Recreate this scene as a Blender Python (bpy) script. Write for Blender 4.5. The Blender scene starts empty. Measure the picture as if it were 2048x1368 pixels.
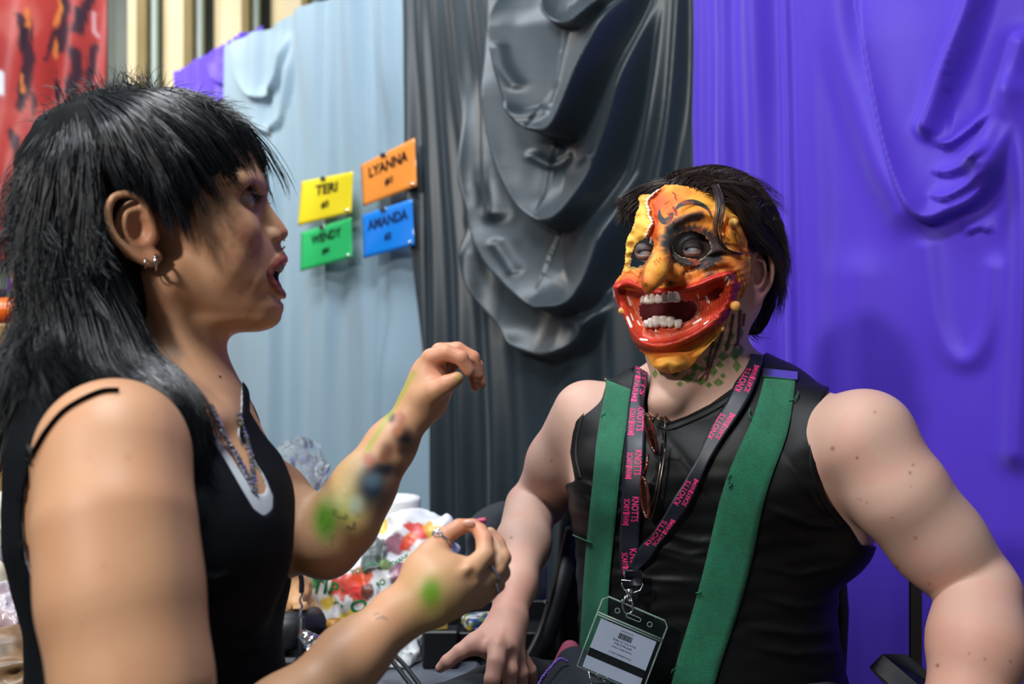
import bpy, math, random
import numpy as np
from mathutils import Vector, Matrix
F = 2000.0          # focal length in pixels of the 2048 x 1368 frame
CZ = 1.45           # camera height
sc = bpy.context.scene
COL = sc.collection
f32 = np.float32
random.seed(7); rng = np.random.default_rng(11)
PI = math.pi

def P(px, py, Y): return np.array([(px-1024)/F*Y, Y, CZ-(py-684)/F*Y])
def toPx(p):
    Y = np.maximum(p[..., 1], .2)
    return p[..., 0]/Y*F+1024, 684-(p[..., 2]-CZ)/Y*F
def lin(r, g, b):
    f = lambda c: (c/255/12.92) if c/255 <= .04045 else ((c/255+.055)/1.055)**2.4
    return (f(r), f(g), f(b))
def smooth(a, b, x):
    t = np.clip((x-a)/(b-a), 0, 1); return t*t*(3-2*t)

# ---------------------------------------------------------------- noise
_perm = np.random.default_rng(3).random(4096).astype(f32)
def vnoise(p, s=1.0):
    q = np.asarray(p, dtype=f32)*s; i = np.floor(q).astype(np.int64); f = q-i; f = f*f*(3-2*f)
    def h(a, b, c): return _perm[(a*73856093 ^ b*19349663 ^ c*83492791) & 4095]
    x, y, z = i[..., 0], i[..., 1], i[..., 2]; u, v, w = f[..., 0], f[..., 1], f[..., 2]
    L = lambda a, b, t: a+(b-a)*t
    return L(L(L(h(x,y,z),h(x+1,y,z),u), L(h(x,y+1,z),h(x+1,y+1,z),u), v),
             L(L(h(x,y,z+1),h(x+1,y,z+1),u), L(h(x,y+1,z+1),h(x+1,y+1,z+1),u), v), w)*2-1
def fbm(p, s, n=3):
    return sum(vnoise(np.asarray(p)+7.3*i, s*2**i)*.5**i for i in range(n))

# ---------------------------------------------------------------- 2-D helpers (design coordinates)
def pdist(x, y, pts):
    """distance and arclength fraction to a polyline"""
    best = np.full(np.shape(x), 1e9); tt = np.zeros(np.shape(x))
    seg = [math.dist(pts[i], pts[i+1]) for i in range(len(pts)-1)]; tot = sum(seg) or 1; acc = 0
    for i in range(len(pts)-1):
        (ax, ay), (bx, by) = pts[i][:2], pts[i+1][:2]; dx, dy = bx-ax, by-ay
        t = np.clip(((x-ax)*dx+(y-ay)*dy)/max(dx*dx+dy*dy, 1e-9), 0, 1)
        d = np.hypot(x-ax-t*dx, y-ay-t*dy); m = d < best
        best = np.where(m, d, best); tt = np.where(m, (acc+t*seg[i])/tot, tt); acc += seg[i]
    return best, tt
def polysd(x, y, pts):
    """signed distance to a closed polygon (negative inside)"""
    n = len(pts); d, _ = pdist(x, y, list(pts)+[pts[0]]); ins = np.zeros(np.shape(x), bool)
    for i in range(n):
        (ax, ay), (bx, by) = pts[i], pts[(i+1) % n]
        if ay == by: continue
        c = ((ay > y) != (by > y)) & (x < (bx-ax)*(y-ay)/(by-ay)+ax); ins ^= c
    return np.where(ins, -d, d)
def catmull(pts, n=8):
    P_ = [np.array(p, float) for p in pts]; P_ = [2*P_[0]-P_[1]]+P_+[2*P_[-1]-P_[-2]]; out = []
    for i in range(1, len(P_)-2):
        a, b, c, d = P_[i-1:i+3]
        for j in range(n):
            t = j/n; out.append(.5*((2*b)+(c-a)*t+(2*a-5*b+4*c-d)*t*t+(3*b-a-3*c+d)*t**3))
    out.append(P_[-2]); return np.array(out)

# ---------------------------------------------------------------- signed distance primitives
class Cone:
    def __init__(s, a, b, ra, rb, n=None, sq=1.0):
        s.a = np.array(a, f32); s.b = np.array(b, f32); s.ra, s.rb = ra, rb
        s.n = None if n is None else np.array(n, f32)/np.linalg.norm(n); s.sq = sq
    def d(s, p):
        ab = s.b-s.a; L = float(ab@ab) or 1e-9
        pa = p-s.a; t = np.clip((pa@ab)/L, 0, 1); q = pa-t[..., None]*ab
        r = s.ra+(s.rb-s.ra)*t
        if s.n is None: return np.sqrt((q*q).sum(-1))-r
        dn = q@s.n; q2 = q-dn[..., None]*s.n; pp = (q2*q2).sum(-1)
        L1 = np.sqrt(pp+(dn/s.sq)**2)+1e-9; g = np.sqrt(pp+(dn/s.sq**2)**2)/L1+1e-6
        return (L1-r)/np.maximum(g, 1)
class Ell:
    def __init__(s, c, r, R=None):
        s.c = np.array(c, f32); s.r = np.array(r, f32); s.R = None if R is None else np.array(R, f32)
    def d(s, p):
        q = p-s.c
        if s.R is not None: q = q@s.R     # columns of R = local axes
        k0 = np.sqrt(((q/s.r)**2).sum(-1)); k1 = np.sqrt(((q/s.r**2)**2).sum(-1))+1e-9
        return np.where(k0 < .3, (k0-1)*float(s.r.min()), k0*(k0-1)/k1)
class Prism:
    """polygon of the design coordinates pushed through depth Y0..Y1"""
    def __init__(s, pts, Y0, Y1): s.pts, s.Y0, s.Y1 = pts, Y0, Y1
    def d(s, p):
        x, y = toPx(p); d = polysd(x, y, s.pts)*p[..., 1]/F
        return np.maximum(d, np.maximum(s.Y0-p[..., 1], p[..., 1]-s.Y1))
class Half:
    def __init__(s, pt, n): s.pt = np.array(pt, f32); s.n = np.array(n, f32)/np.linalg.norm(n)
    def d(s, p): return (p-s.pt)@s.n
def smin(a, b, k):
    if k <= 0: return np.minimum(a, b)
    h = np.maximum(k-np.abs(a-b), 0)/k; return np.minimum(a, b)-h*h*k*.25
class Sdf:
    def __init__(s, ops=None): s.ops = list(ops or [])
    def add(s, q, k=.01): s.ops.append(('+', q, k)); return s
    def sub(s, q, k=.002): s.ops.append(('-', q, k)); return s
    def cap(s, q, k=.002): s.ops.append(('&', q, k)); return s
    def disp(s, f): s.ops.append(('f', f, 0)); return s
    def chain(s, pts, k=.004, kk=.004, n=None, sq=1.0):
        """pts: (point, radius); joined by cones"""
        g = Sdf()
        for (a, ra), (b, rb) in zip(pts[:-1], pts[1:]): g.add(Cone(a, b, ra, rb, n, sq), kk)
        s.add(g, k); return s
    def d(s, p, keep=None):
        D = None
        for i, (o, q, k) in enumerate(s.ops):
            if keep is not None and not keep[i]: continue
            if o == 'f': D = D+q(p); continue
            v = q.d(p)
            if D is None: D = v if o == '+' else np.maximum(v, 1e3); continue
            if o == '+': D = smin(D, v, k)
            elif o == '-': D = -smin(-D, v, k)
            else: D = -smin(-D, -v, k)
        return D
def pp(px, py, Y, rpx): return (P(px, py, Y), rpx*Y/F)

def nets(sdf, lo, hi, h, NB=16, relax=2, margin=.012):
    lo = np.array(lo, float); hi = np.array(hi, float)
    nb = np.ceil((hi-lo)/(h*NB)).astype(int); half = h*NB*math.sqrt(3)/2
    g = np.stack(np.meshgrid(*[np.arange(n) for n in nb], indexing='ij'), -1).reshape(-1, 3)
    C = (lo+(g+.5)*NB*h).astype(f32)
    n_op = len(sdf.ops); K = np.zeros((n_op, len(C)), bool); mn = np.full(len(C), 1e9)
    vals = []
    for i, (o, q, k) in enumerate(sdf.ops):
        v = None if o == 'f' else q.d(C); vals.append(v)
        if o == '+': mn = np.minimum(mn, v)
    for i, (o, q, k) in enumerate(sdf.ops):
        if o == 'f': K[i] = True
        elif o == '+': K[i] = vals[i] <= mn+2*half+k+margin
        elif o == '-': K[i] = vals[i] < half+k+margin
        else: K[i] = vals[i] > -(half+k+margin)
    near = np.nonzero(mn < half+margin+.01)[0]
    off = np.stack(np.meshgrid(*[np.arange(NB+1)]*3, indexing='ij'), -1).reshape(-1, 3)
    offf = (off*h).astype(f32)
    tot = nb*NB+2; st = np.array([tot[1]*tot[2], tot[2], 1], np.int64)
    keys, verts, quads = [], [], []
    cor = [(0,0,0),(1,0,0),(0,1,0),(1,1,0),(0,0,1),(1,0,1),(0,1,1),(1,1,1)]
    edg = [(a, b) for a in range(8) for b in range(a+1, 8) if bin(a ^ b).count('1') == 1]
    cc = np.array(cor)
    for bi in near:
        base = g[bi]*NB
        V = sdf.d(offf+(lo+base*h).astype(f32), K[:, bi]).reshape(NB+1, NB+1, NB+1)
        if V.min() > 0 or V.max() < 0: continue
        B = V < 0
        cv = np.stack([B[c[0]:c[0]+NB, c[1]:c[1]+NB, c[2]:c[2]+NB] for c in cor], 0)
        s = cv.sum(0); act = np.argwhere((s > 0) & (s < 8))
        if len(act):
            vv = np.stack([V[act[:, 0]+c[0], act[:, 1]+c[1], act[:, 2]+c[2]] for c in cor], 1)
            acc = np.zeros((len(act), 3)); cnt = np.zeros(len(act))
            for a, b in edg:
                va, vb = vv[:, a], vv[:, b]; m = (va < 0) != (vb < 0)
                t = np.where(m, va/np.where(m, va-vb, 1), 0)
                acc += m[:, None]*(cc[a]+t[:, None]*(cc[b]-cc[a])); cnt += m
            verts.append(lo+(base+act+acc/cnt[:, None])*h); keys.append((act+base)@st)
            for ax in range(3):
                sl0 = [slice(0, NB)]*3; sl1 = [slice(0, NB)]*3; sl1[ax] = slice(1, NB+1)
                e = B[tuple(sl0)] != B[tuple(sl1)]; E = np.argwhere(e)
                if not len(E): continue
                fl = B[tuple(sl0)][e]; u, w = [(1, 2), (2, 0), (0, 1)][ax]
                ku = (E+base)@st; quads.append(np.stack([ku-st[u]-st[w], ku-st[w], ku, ku-st[u]], 1)[np.arange(len(E))[:, None], np.where(fl[:, None], [0, 1, 2, 3], [3, 2, 1, 0])])
    keys = np.concatenate(keys); verts = np.concatenate(verts); quads = np.concatenate(quads)
    o = np.argsort(keys); keys = keys[o]; verts = verts[o]
    ix = np.searchsorted(keys, quads); ix = np.minimum(ix, len(keys)-1)
    ok = (keys[ix] == quads).all(1); Fc = ix[ok]
    for _ in range(relax):
        acc = np.zeros_like(verts); cnt = np.zeros(len(verts))
        for a in range(4):
            i, j = Fc[:, a], Fc[:, (a+1) % 4]
            for ax in range(3): acc[:, ax] += np.bincount(i, verts[j, ax], len(verts))+np.bincount(j, verts[i, ax], len(verts))
            cnt += np.bincount(i, minlength=len(verts))+np.bincount(j, minlength=len(verts))
        verts = verts*.5+.5*acc/np.maximum(cnt, 1)[:, None]
    return verts, Fc

# ---------------------------------------------------------------- meshes
def mesh_np(name, V, Q, smooth_=True, mats=None, midx=None):
    me = bpy.data.meshes.new(name); V = np.asarray(V, f32); Q = np.asarray(Q, np.int32)
    n, k = Q.shape
    me.vertices.add(len(V)); me.vertices.foreach_set('co', V.ravel())
    me.loops.add(n*k); me.loops.foreach_set('vertex_index', Q.ravel())
    me.polygons.add(n); me.polygons.foreach_set('loop_start', np.arange(0, n*k, k, dtype=np.int32))
    me.polygons.foreach_set('use_smooth', np.full(n, smooth_, bool))
    if midx is not None: me.polygons.foreach_set('material_index', np.asarray(midx, np.int32))
    me.update(calc_edges=True); me.validate()
    return me
def link(name, me, mat=None, parent=None):
    o = bpy.data.objects.new(name, me); COL.objects.link(o)
    if mat is not None:
        for m in (mat if isinstance(mat, (list, tuple)) else [mat]): me.materials.append(m)
    if parent is not None: o.parent = parent
    return o
def colour(me, C, name='Paint'):
    a = me.color_attributes.new(name, 'FLOAT_COLOR', 'POINT'); C = np.asarray(C, f32)
    if C.shape[1] == 3: C = np.concatenate([C, np.ones((len(C), 1), f32)], 1)
    a.data.foreach_set('color', C.ravel())
def tag(o, label=None, cat=None, group=None, kind=None):
    for k, v in (('label', label), ('category', cat), ('group', group), ('kind', kind)):
        if v: o[k] = v
    return o
def empty(name, loc=(0, 0, 0)):
    o = bpy.data.objects.new(name, None); COL.objects.link(o); o.location = [float(v) for v in loc]
    o.empty_display_size = .05
    return o
def adopt(o, root):
    """parent while the mesh keeps its world coordinates"""
    o.parent = root; o.matrix_parent_inverse = Matrix.Translation(root.location).inverted(); return o

class MB:
    """collects polygons of one mesh"""
    def __init__(s): s.v, s.f = [], []
    def raw(s, v, f):
        b = len(s.v); s.v += [tuple(float(c) for c in x) for x in v]; s.f += [tuple(int(i)+b for i in q) for q in f]; return s
    def box(s, c, size, R=None, bev=0.0):
        x, y, z = [q/2 for q in size]
        if bev <= 0:
            vs = [(i*x, j*y, k*z) for i in (-1, 1) for j in (-1, 1) for k in (-1, 1)]
            fs = [(0,1,3,2),(4,6,7,5),(0,4,5,1),(2,3,7,6),(0,2,6,4),(1,5,7,3)]
        else:
            b = min(bev, x*.9, y*.9, z*.9); vs = []; idx = {}
            for i in (-1, 1):
                for j in (-1, 1):
                    for k in (-1, 1):
                        for a in range(3):
                            q = [i*(x-b), j*(y-b), k*(z-b)]; q[a] = (i*x, j*y, k*z)[a]; idx[i, j, k, a] = len(vs); vs.append(tuple(q))
            fs = []; S = (-1, 1)
            for a in range(3):
                u, w = [(1, 2), (2, 0), (0, 1)][a]
                for sgn in S:
                    q = []
                    for (p_, r_) in ((-1,-1),(1,-1),(1,1),(-1,1)):
                        t = [0, 0, 0]; t[a] = sgn; t[u] = p_; t[w] = r_; q.append(idx[t[0], t[1], t[2], a])
                    fs.append(tuple(q if sgn > 0 else q[::-1]))
                for s1 in S:
                    for s2 in S:
                        t = [0, 0, 0]; t[u] = s1; t[w] = s2; q = []
                        for sa, ax in ((-1, u), (1, u), (1, w), (-1, w)):
                            t[a] = sa; q.append(idx[t[0], t[1], t[2], ax])
                        fs.append(tuple(q if s1*s2 > 0 else q[::-1]))
            for i in S:
                for j in S:
                    for k in S:
                        q = [idx[i, j, k, a] for a in range(3)]; fs.append(tuple(q if i*j*k > 0 else q[::-1]))
        vs = np.array(vs)
        if R is not None: vs = vs@np.array(R, float).T
        return s.raw(vs+np.array(c, float), fs)
    def tube(s, pts, r, n=10, closed=False, caps=True, flat=1.0, up=None):
        pts = np.array(pts, float); m = len(pts); r = np.broadcast_to(np.array(r, float), (m,))
        T = np.gradient(pts, axis=0) if not closed else np.roll(pts, -1, 0)-np.roll(pts, 1, 0)
        T /= np.linalg.norm(T, axis=1)[:, None]+1e-12
        u = np.array(up if up is not None else ([0, 0, 1] if abs(T[0][2]) < .9 else [1, 0, 0]), float); vs = []
        for i in range(m):
            u = u-T[i]*(u@T[i]); u /= np.linalg.norm(u)+1e-12; w = np.cross(T[i], u)
            for j in range(n):
                a = 2*PI*j/n; vs.append(pts[i]+r[i]*(math.cos(a)*u*flat+math.sin(a)*w))
        fs = []
        for i in range(m if closed else m-1):
            for j in range(n):
                k = (j+1) % n; i2 = (i+1) % m; fs.append((i*n+j, i*n+k, i2*n+k, i2*n+j))
        if caps and not closed: fs += [tuple(range(n))[::-1], tuple((m-1)*n+j for j in range(n))]
        return s.raw(vs, fs)
    def lathe(s, c, prof, n=24, R=None, closed=False):
        vs = [(r*math.cos(2*PI*j/n), r*math.sin(2*PI*j/n), z) for r, z in prof for j in range(n)]
        m = len(prof); fs = [(i*n+j, i*n+(j+1) % n, (i+1)*n+(j+1) % n, (i+1)*n+j) for i in range(m-1) for j in range(n)]
        fs += [tuple(range(n))[::-1], tuple((m-1)*n+j for j in range(n))]
        vs = np.array(vs)
        if R is not None: vs = vs@np.array(R, float).T
        return s.raw(vs+np.array(c, float), fs)
    def ball(s, c, r, n=16, m=10, R=None):
        r = np.broadcast_to(np.array(r, float), (3,)); vs = [(0, 0, -1)]
        for i in range(1, m):
            t = PI*i/m
            vs += [(math.sin(t)*math.cos(2*PI*j/n), math.sin(t)*math.sin(2*PI*j/n), -math.cos(t)) for j in range(n)]
        vs.append((0, 0, 1)); fs = [(0, 1+(j+1) % n, 1+j) for j in range(n)]
        for i in range(m-2):
            for j in range(n): k = (j+1) % n; fs.append((1+i*n+j, 1+i*n+k, 1+(i+1)*n+k, 1+(i+1)*n+j))
        e = len(vs)-1; fs += [(e, 1+(m-2)*n+j, 1+(m-2)*n+(j+1) % n) for j in range(n)]
        vs = np.array(vs)*r
        if R is not None: vs = vs@np.array(R, float).T
        return s.raw(vs+np.array(c, float), fs)
    def build(s, name, mat=None, parent=None, sm=True, world=False):
        me = bpy.data.meshes.new(name); me.from_pydata(s.v, [], s.f); me.validate()
        if sm: me.polygons.foreach_set('use_smooth', np.full(len(me.polygons), True))
        me.update(); o = link(name, me, mat)
        if parent is not None:
            if world: adopt(o, parent)
            else: o.parent = parent
        return o
def rotz(a): c, s = math.cos(a), math.sin(a); return np.array([[c, -s, 0], [s, c, 0], [0, 0, 1]])
def frame(z, x=None):
    z = np.array(z, float); z /= np.linalg.norm(z); x = np.array(x if x is not None else ([1, 0, 0] if abs(z[0]) < .9 else [0, 1, 0]), float)
    x = x-z*(x@z); x /= np.linalg.norm(x); return np.stack([x, np.cross(z, x), z], 1)

# ---------------------------------------------------------------- materials
def mat(name, col=(.5, .5, .5), rough=.5, metal=0, spec=.5, attr=None, bump=None, sss=0, trans=0, alpha=1, coat=0,
        sheen=0, mottle=None, emit=None, rough_attr=None, aniso=0, bumps2=None, ior=1.45):
    m = bpy.data.materials.new(name); m.use_nodes = True; nt = m.node_tree; N = nt.nodes; L = nt.links
    b = N['Principled BSDF']; I = b.inputs
    I['Base Color'].default_value = (*col, 1); I['Roughness'].default_value = rough; I['Metallic'].default_value = metal
    I['Specular IOR Level'].default_value = spec; I['IOR'].default_value = ior
    I['Transmission Weight'].default_value = trans; I['Alpha'].default_value = alpha; I['Coat Weight'].default_value = coat
    I['Coat Roughness'].default_value = .12; I['Sheen Weight'].default_value = sheen; I['Anisotropic'].default_value = aniso
    tc = N.new('ShaderNodeTexCoord'); src = None
    if attr:
        a = N.new('ShaderNodeAttribute'); a.attribute_name = attr; src = a.outputs['Color']
    if mottle:
        sc_, c2, amt = mottle; t = N.new('ShaderNodeTexNoise'); t.inputs['Scale'].default_value = sc_; t.inputs['Detail'].default_value = 5
        L.new(tc.outputs['Object'], t.inputs['Vector'])
        r = N.new('ShaderNodeMapRange'); r.inputs[1].default_value = .35; r.inputs[2].default_value = .7; r.inputs[4].default_value = amt
        L.new(t.outputs['Fac'], r.inputs[0])
        x = N.new('ShaderNodeMix'); x.data_type = 'RGBA'; L.new(r.outputs[0], x.inputs[0])
        if src: L.new(src, x.inputs[6])
        else: x.inputs[6].default_value = (*col, 1)
        x.inputs[7].default_value = (*c2, 1); src = x.outputs[2]
    if src: L.new(src, I['Base Color'])
    if rough_attr:
        a = N.new('ShaderNodeAttribute'); a.attribute_name = rough_attr; L.new(a.outputs['Fac'], I['Roughness'])
    if sss:
        I['Subsurface Weight'].default_value = sss; I['Subsurface Radius'].default_value = (1, .35, .2); I['Subsurface Scale'].default_value = .006
    if bump:
        kind, s_, dist, st = bump
        if kind == 'noise': t = N.new('ShaderNodeTexNoise'); t.inputs['Detail'].default_value = 4; out = 'Fac'
        elif kind == 'vor': t = N.new('ShaderNodeTexVoronoi'); out = 'Distance'
        else: t = N.new('ShaderNodeTexWave'); t.bands_direction = kind; out = 'Fac'
        t.inputs['Scale'].default_value = s_; L.new(tc.outputs['Object'], t.inputs['Vector'])
        bp = N.new('ShaderNodeBump'); bp.inputs['Distance'].default_value = dist; bp.inputs['Strength'].default_value = st
        L.new(t.outputs[out], bp.inputs['Height']); L.new(bp.outputs[0], I['Normal'])
        if bumps2:
            s2, d2, st2 = bumps2
            t2 = N.new('ShaderNodeTexNoise'); t2.inputs['Scale'].default_value = s2; L.new(tc.outputs['Object'], t2.inputs['Vector'])
            b2 = N.new('ShaderNodeBump'); b2.inputs['Distance'].default_value = d2; b2.inputs['Strength'].default_value = st2
            L.new(t2.outputs['Fac'], b2.inputs['Height']); L.new(bp.outputs[0], b2.inputs['Normal']); L.new(b2.outputs[0], I['Normal'])
    if emit: I['Emission Color'].default_value = (*emit[0], 1); I['Emission Strength'].default_value = emit[1]
    return m

# ---------------------------------------------------------------- tracing a pixel of the photo to a surface
def hit(sdf, px, py, Y0=.6, Y1=2.2, step=.7, n=160):
    px = np.atleast_1d(np.asarray(px, float)); py = np.atleast_1d(np.asarray(py, float))
    dr = np.stack([(px-1024)/F, np.ones_like(px), -(py-684)/F], -1); ln = np.linalg.norm(dr, axis=1)
    t = np.full(len(px), Y0); done = np.zeros(len(px), bool)
    for _ in range(n):
        k = np.nonzero(~done & (t <= Y1))[0]
        if not len(k): break
        d = sdf.d((dr[k]*t[k, None]+np.array([0, 0, CZ])).astype(f32)); h = d < 2e-4; done[k[h]] = True
        t[k] += np.where(h, 0, np.maximum(d*step, 1e-4)/ln[k])
    p = dr*t[:, None]+np.array([0, 0, CZ]); e = 1e-3
    g = np.stack([sdf.d((p+e*np.eye(3)[i]).astype(f32))-sdf.d((p-e*np.eye(3)[i]).astype(f32)) for i in range(3)], -1)
    g /= np.linalg.norm(g, axis=1)[:, None]+1e-9
    return p, g, t < Y1

def text2d(s, size=1.0, bold=0.0):
    cu = bpy.data.curves.new('t', 'FONT'); cu.body = s; cu.size = size; cu.align_x = 'CENTER'; cu.align_y = 'CENTER'; cu.offset = bold
    cu.resolution_u = 3
    o = bpy.data.objects.new('t', cu); COL.objects.link(o); dg = bpy.context.evaluated_depsgraph_get(); dg.update()
    me = bpy.data.meshes.new_from_object(o.evaluated_get(dg))
    v = np.array([x.co[:] for x in me.vertices]) if len(me.vertices) else np.zeros((0, 3)); f = [tuple(p.vertices) for p in me.polygons]
    bpy.data.objects.remove(o); bpy.data.curves.remove(cu); bpy.data.meshes.remove(me)
    return v[:, :2], f

def strands(name, L_, mat_, parent=None, sides=3):
    """L_: list of (points (n,3), root radius, tip radius) all of one n"""
    A = np.array([p for p, _, _ in L_], f32); S, n, _ = A.shape
    r0 = np.array([x[1] for x in L_], f32); r1 = np.array([x[2] for x in L_], f32)
    T = np.gradient(A, axis=1); T /= np.linalg.norm(T, axis=2)[..., None]+1e-9
    up = np.array([.31, .82, .47], f32); u = np.cross(T, up); u /= np.linalg.norm(u, axis=2)[..., None]+1e-9; w = np.cross(T, u)
    t = np.linspace(0, 1, n, dtype=f32); r = (r0[:, None]*(1-t)**.6+r1[:, None]*t)[..., None]
    V = np.stack([A+r*(math.cos(2*PI*j/sides)*u+math.sin(2*PI*j/sides)*w) for j in range(sides)], 2)  # S,n,sides,3
    idx = np.arange(S*n*sides).reshape(S, n, sides); q = []
    for j in range(sides):
        k = (j+1) % sides; q.append(np.stack([idx[:, :-1, j], idx[:, :-1, k], idx[:, 1:, k], idx[:, 1:, j]], -1).reshape(-1, 4))
    return link(name, mesh_np(name, V.reshape(-1, 3), np.concatenate(q)), mat_, parent)

def sdf_obj(name, sdf, lo, hi, h, mat_, parent=None, colf=None, relax=2, ref=None, margin=.012):
    V, Q = nets(sdf, lo, hi, h, relax=relax, margin=margin); me = mesh_np(name, V, Q)
    if colf is not None: colour(me, colf(V))
    o = link(name, me, mat_)
    if parent is not None: adopt(o, parent)
    print(name, len(V), flush=True); return o
def blend(C, w, col): w = np.clip(w, 0, 1)[:, None]; return C*(1-w)+np.array(col)*w
# ================================================================ materials
M = {}
M['skin_m'] = mat('pale skin', rough=.52, attr='Paint', sss=.06, spec=.4, bump=('noise', 900, .0004, .5))
M['skin_w'] = mat('tan skin', rough=.47, attr='Paint', sss=.1, spec=.45, bump=('noise', 800, .0004, .5))
M['latex'] = mat('painted latex', rough=.45, attr='Paint', rough_attr='Gloss', spec=.35, bump=('noise', 300, .0008, .6))
M['shirt'] = mat('black stretch fabric', lin(10, 11, 12), rough=.5, spec=.3, sheen=.0, bump=('noise', 1400, .0003, .5))
M['tank'] = mat('black cotton jersey', lin(9, 14, 20), rough=.8, spec=.2, sheen=.0, bump=('noise', 1600, .0003, .5))
M['grey_jersey'] = mat('light grey jersey', lin(190, 195, 200), rough=.85, spec=.2, bump=('noise', 1500, .0003, .5))
M['denim'] = mat('dark trousers cloth', lin(28, 32, 42), rough=.85, bump=('noise', 900, .0005, .6))
M['hair_w'] = mat('black hair', lin(15, 19, 24), rough=.32, spec=.7)
M['hair_m'] = mat('dark brown hair', lin(44, 31, 25), rough=.34, spec=.8)
M['eye'] = mat('eyeball', rough=.08, attr='Paint', spec=.6)
M['silver'] = mat('silver', lin(205, 208, 214), rough=.18, metal=1)
M['rubber'] = mat('black rubber', lin(20, 20, 22), rough=.7)

# ================================================================ the seated man
man = empty('person', P(1400, 1200, 1.45)*[1, 1, 0])
tag(man, 'seated person wearing a black sleeveless top and green suspenders in front of purple curtain', 'person')
torso = Sdf()
torso.add(Ell(P(1418, 985, 1.46), (.165, .105, .165)), 0)
torso.add(Ell(P(1410, 1190, 1.46), (.178, .120, .22)), .10)
torso.add(Ell(P(1425, 1400, 1.48), (.185, .135, .16)), .08)
torso.add(Cone(*[P(1215, 850, 1.50), P(1400, 790, 1.48)], .052, .062), .06)
torso.add(Cone(*[P(1655, 870, 1.36), P(1440, 790, 1.48)], .055, .062), .06)
torso.add(Cone(P(1490, 930, 1.375), P(1560, 960, 1.36), .055, .055), .07)      # pectorals
torso.add(Cone(P(1290, 950, 1.40), P(1230, 965, 1.43), .05, .048), .07)
torso.add(Cone(P(1184, 860, 1.50), P(1215, 1010, 1.50), .042, .042), .04)
torso.add(Cone(P(1700, 900, 1.36), P(1660, 1060, 1.40), .04, .06), .05)
mb = Sdf([('+', torso, 0)])
# neck and skull
mb.add(Cone(P(1405, 640, 1.455), P(1402, 800, 1.45), .064, .068), .03)
mb.add(Cone(P(1420, 745, 1.50), P(1300, 800, 1.49), .03, .03), .05)
mb.add(Cone(P(1420, 745, 1.50), P(1560, 795, 1.45), .03, .035), .05)
for s_, e_ in (((1500, 600, 1.42), (1345, 800, 1.375)), ((1330, 640, 1.42), (1318, 800, 1.385))):
    mb.add(Cone(P(*s_), P(*e_), .014, .012), .03)
Rm = rotz(math.radians(-28))
mb.add(Ell(P(1412, 500, 1.475), (.080, .099, .101), Rm), .03)
mb.add(Ell(P(1378, 580, 1.430), (.066, .050, .085), Rm), .03)          # lower face
mb.add(Cone(P(1338, 700, 1.412), P(1480, 610, 1.44), .022, .02), .03)  # jaw
mb.add(Cone(P(1338, 700, 1.412), P(1295, 600, 1.45), .022, .02), .03)
mb.add(Cone(P(1333, 480, 1.368), P(1320, 545, 1.35), .008, .012), .015)  # nose
mb.add(Ell(P(1430, 545, 1.375), (.022, .02, .018)), .02)
for q, Y in (((1383, 497), 1.372), ((1289, 503), 1.378)):                # orbits, lids
    mb.sub(Ell(P(q[0], q[1], Y-.015), (.018, .012, .011)), .010)
    mb.add(Ell(P(q[0], q[1], Y+.003), (.0142, .0142, .0132)), .011)
    mb.sub(Ell(P(q[0], q[1]+3, Y-.012), (.0160, .01, .0032)), .001)
# mouth seen through the mask
mb.sub(Ell(P(1335, 622, 1.372), (.034, .02, .015)), .004)
# ear
ear = Sdf()
ec = P(1520, 553, 1.4315); ex = np.array([.72, .62, .1]); ex /= np.linalg.norm(ex)
Re = frame(np.cross(ex, [0, 0, 1]), ex)
ear.add(Ell(ec, (.0165, .032, .0032), np.stack([ex, np.cross(np.array([0, 0, 1]), ex)*0+[-.12, 0, 1], np.cross(ex, [-.12, 0, 1])], 1)), 0)
mb.add(Cone(P(1500, 545, 1.452), P(1497, 590, 1.450), .022, .018), .015)
rim = [P(1500, 535, 1.4150), P(1506, 512, 1.4140), P(1524, 498, 1.4220), P(1539, 508, 1.4330), P(1544, 535, 1.4380), P(1540, 565, 1.4350), P(1526, 588, 1.4260), P(1512, 602, 1.4160), P(1502, 606, 1.4110)]
ear.chain([(p, r) for p, r in zip(catmull(rim, 3), np.linspace(.0036, .0046, 25))], .003, .001)
inner = [P(1514, 520, 1.4160), P(1527, 524, 1.4220), P(1530, 548, 1.4250), P(1522, 570, 1.4190), P(1508, 578, 1.4120)]
ear.chain([(p, .0028) for p in catmull(inner, 3)], .003, .001)
ear.add(Ell(P(1501, 560, 1.4080), (.005, .004, .008)), .004)
ear.sub(Ell(P(1515, 556, 1.4140), (.0078, .016, .012)), .003)
mb.add(ear, .006)
# his right arm (left in the picture)
mb.chain([(P(1172, 828, 1.50), .050), (P(1118, 925, 1.55), .047), (P(1082, 1000, 1.60), .044)], .025, .02)
mb.chain([(P(1062, 1012, 1.585), .042), (P(1045, 1090, 1.50), .040), (P(1030, 1170, 1.42), .029), (P(1017, 1235, 1.375), .0255)], .006, .02, n=[.3, -.8, -.5], sq=.9)
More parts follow.
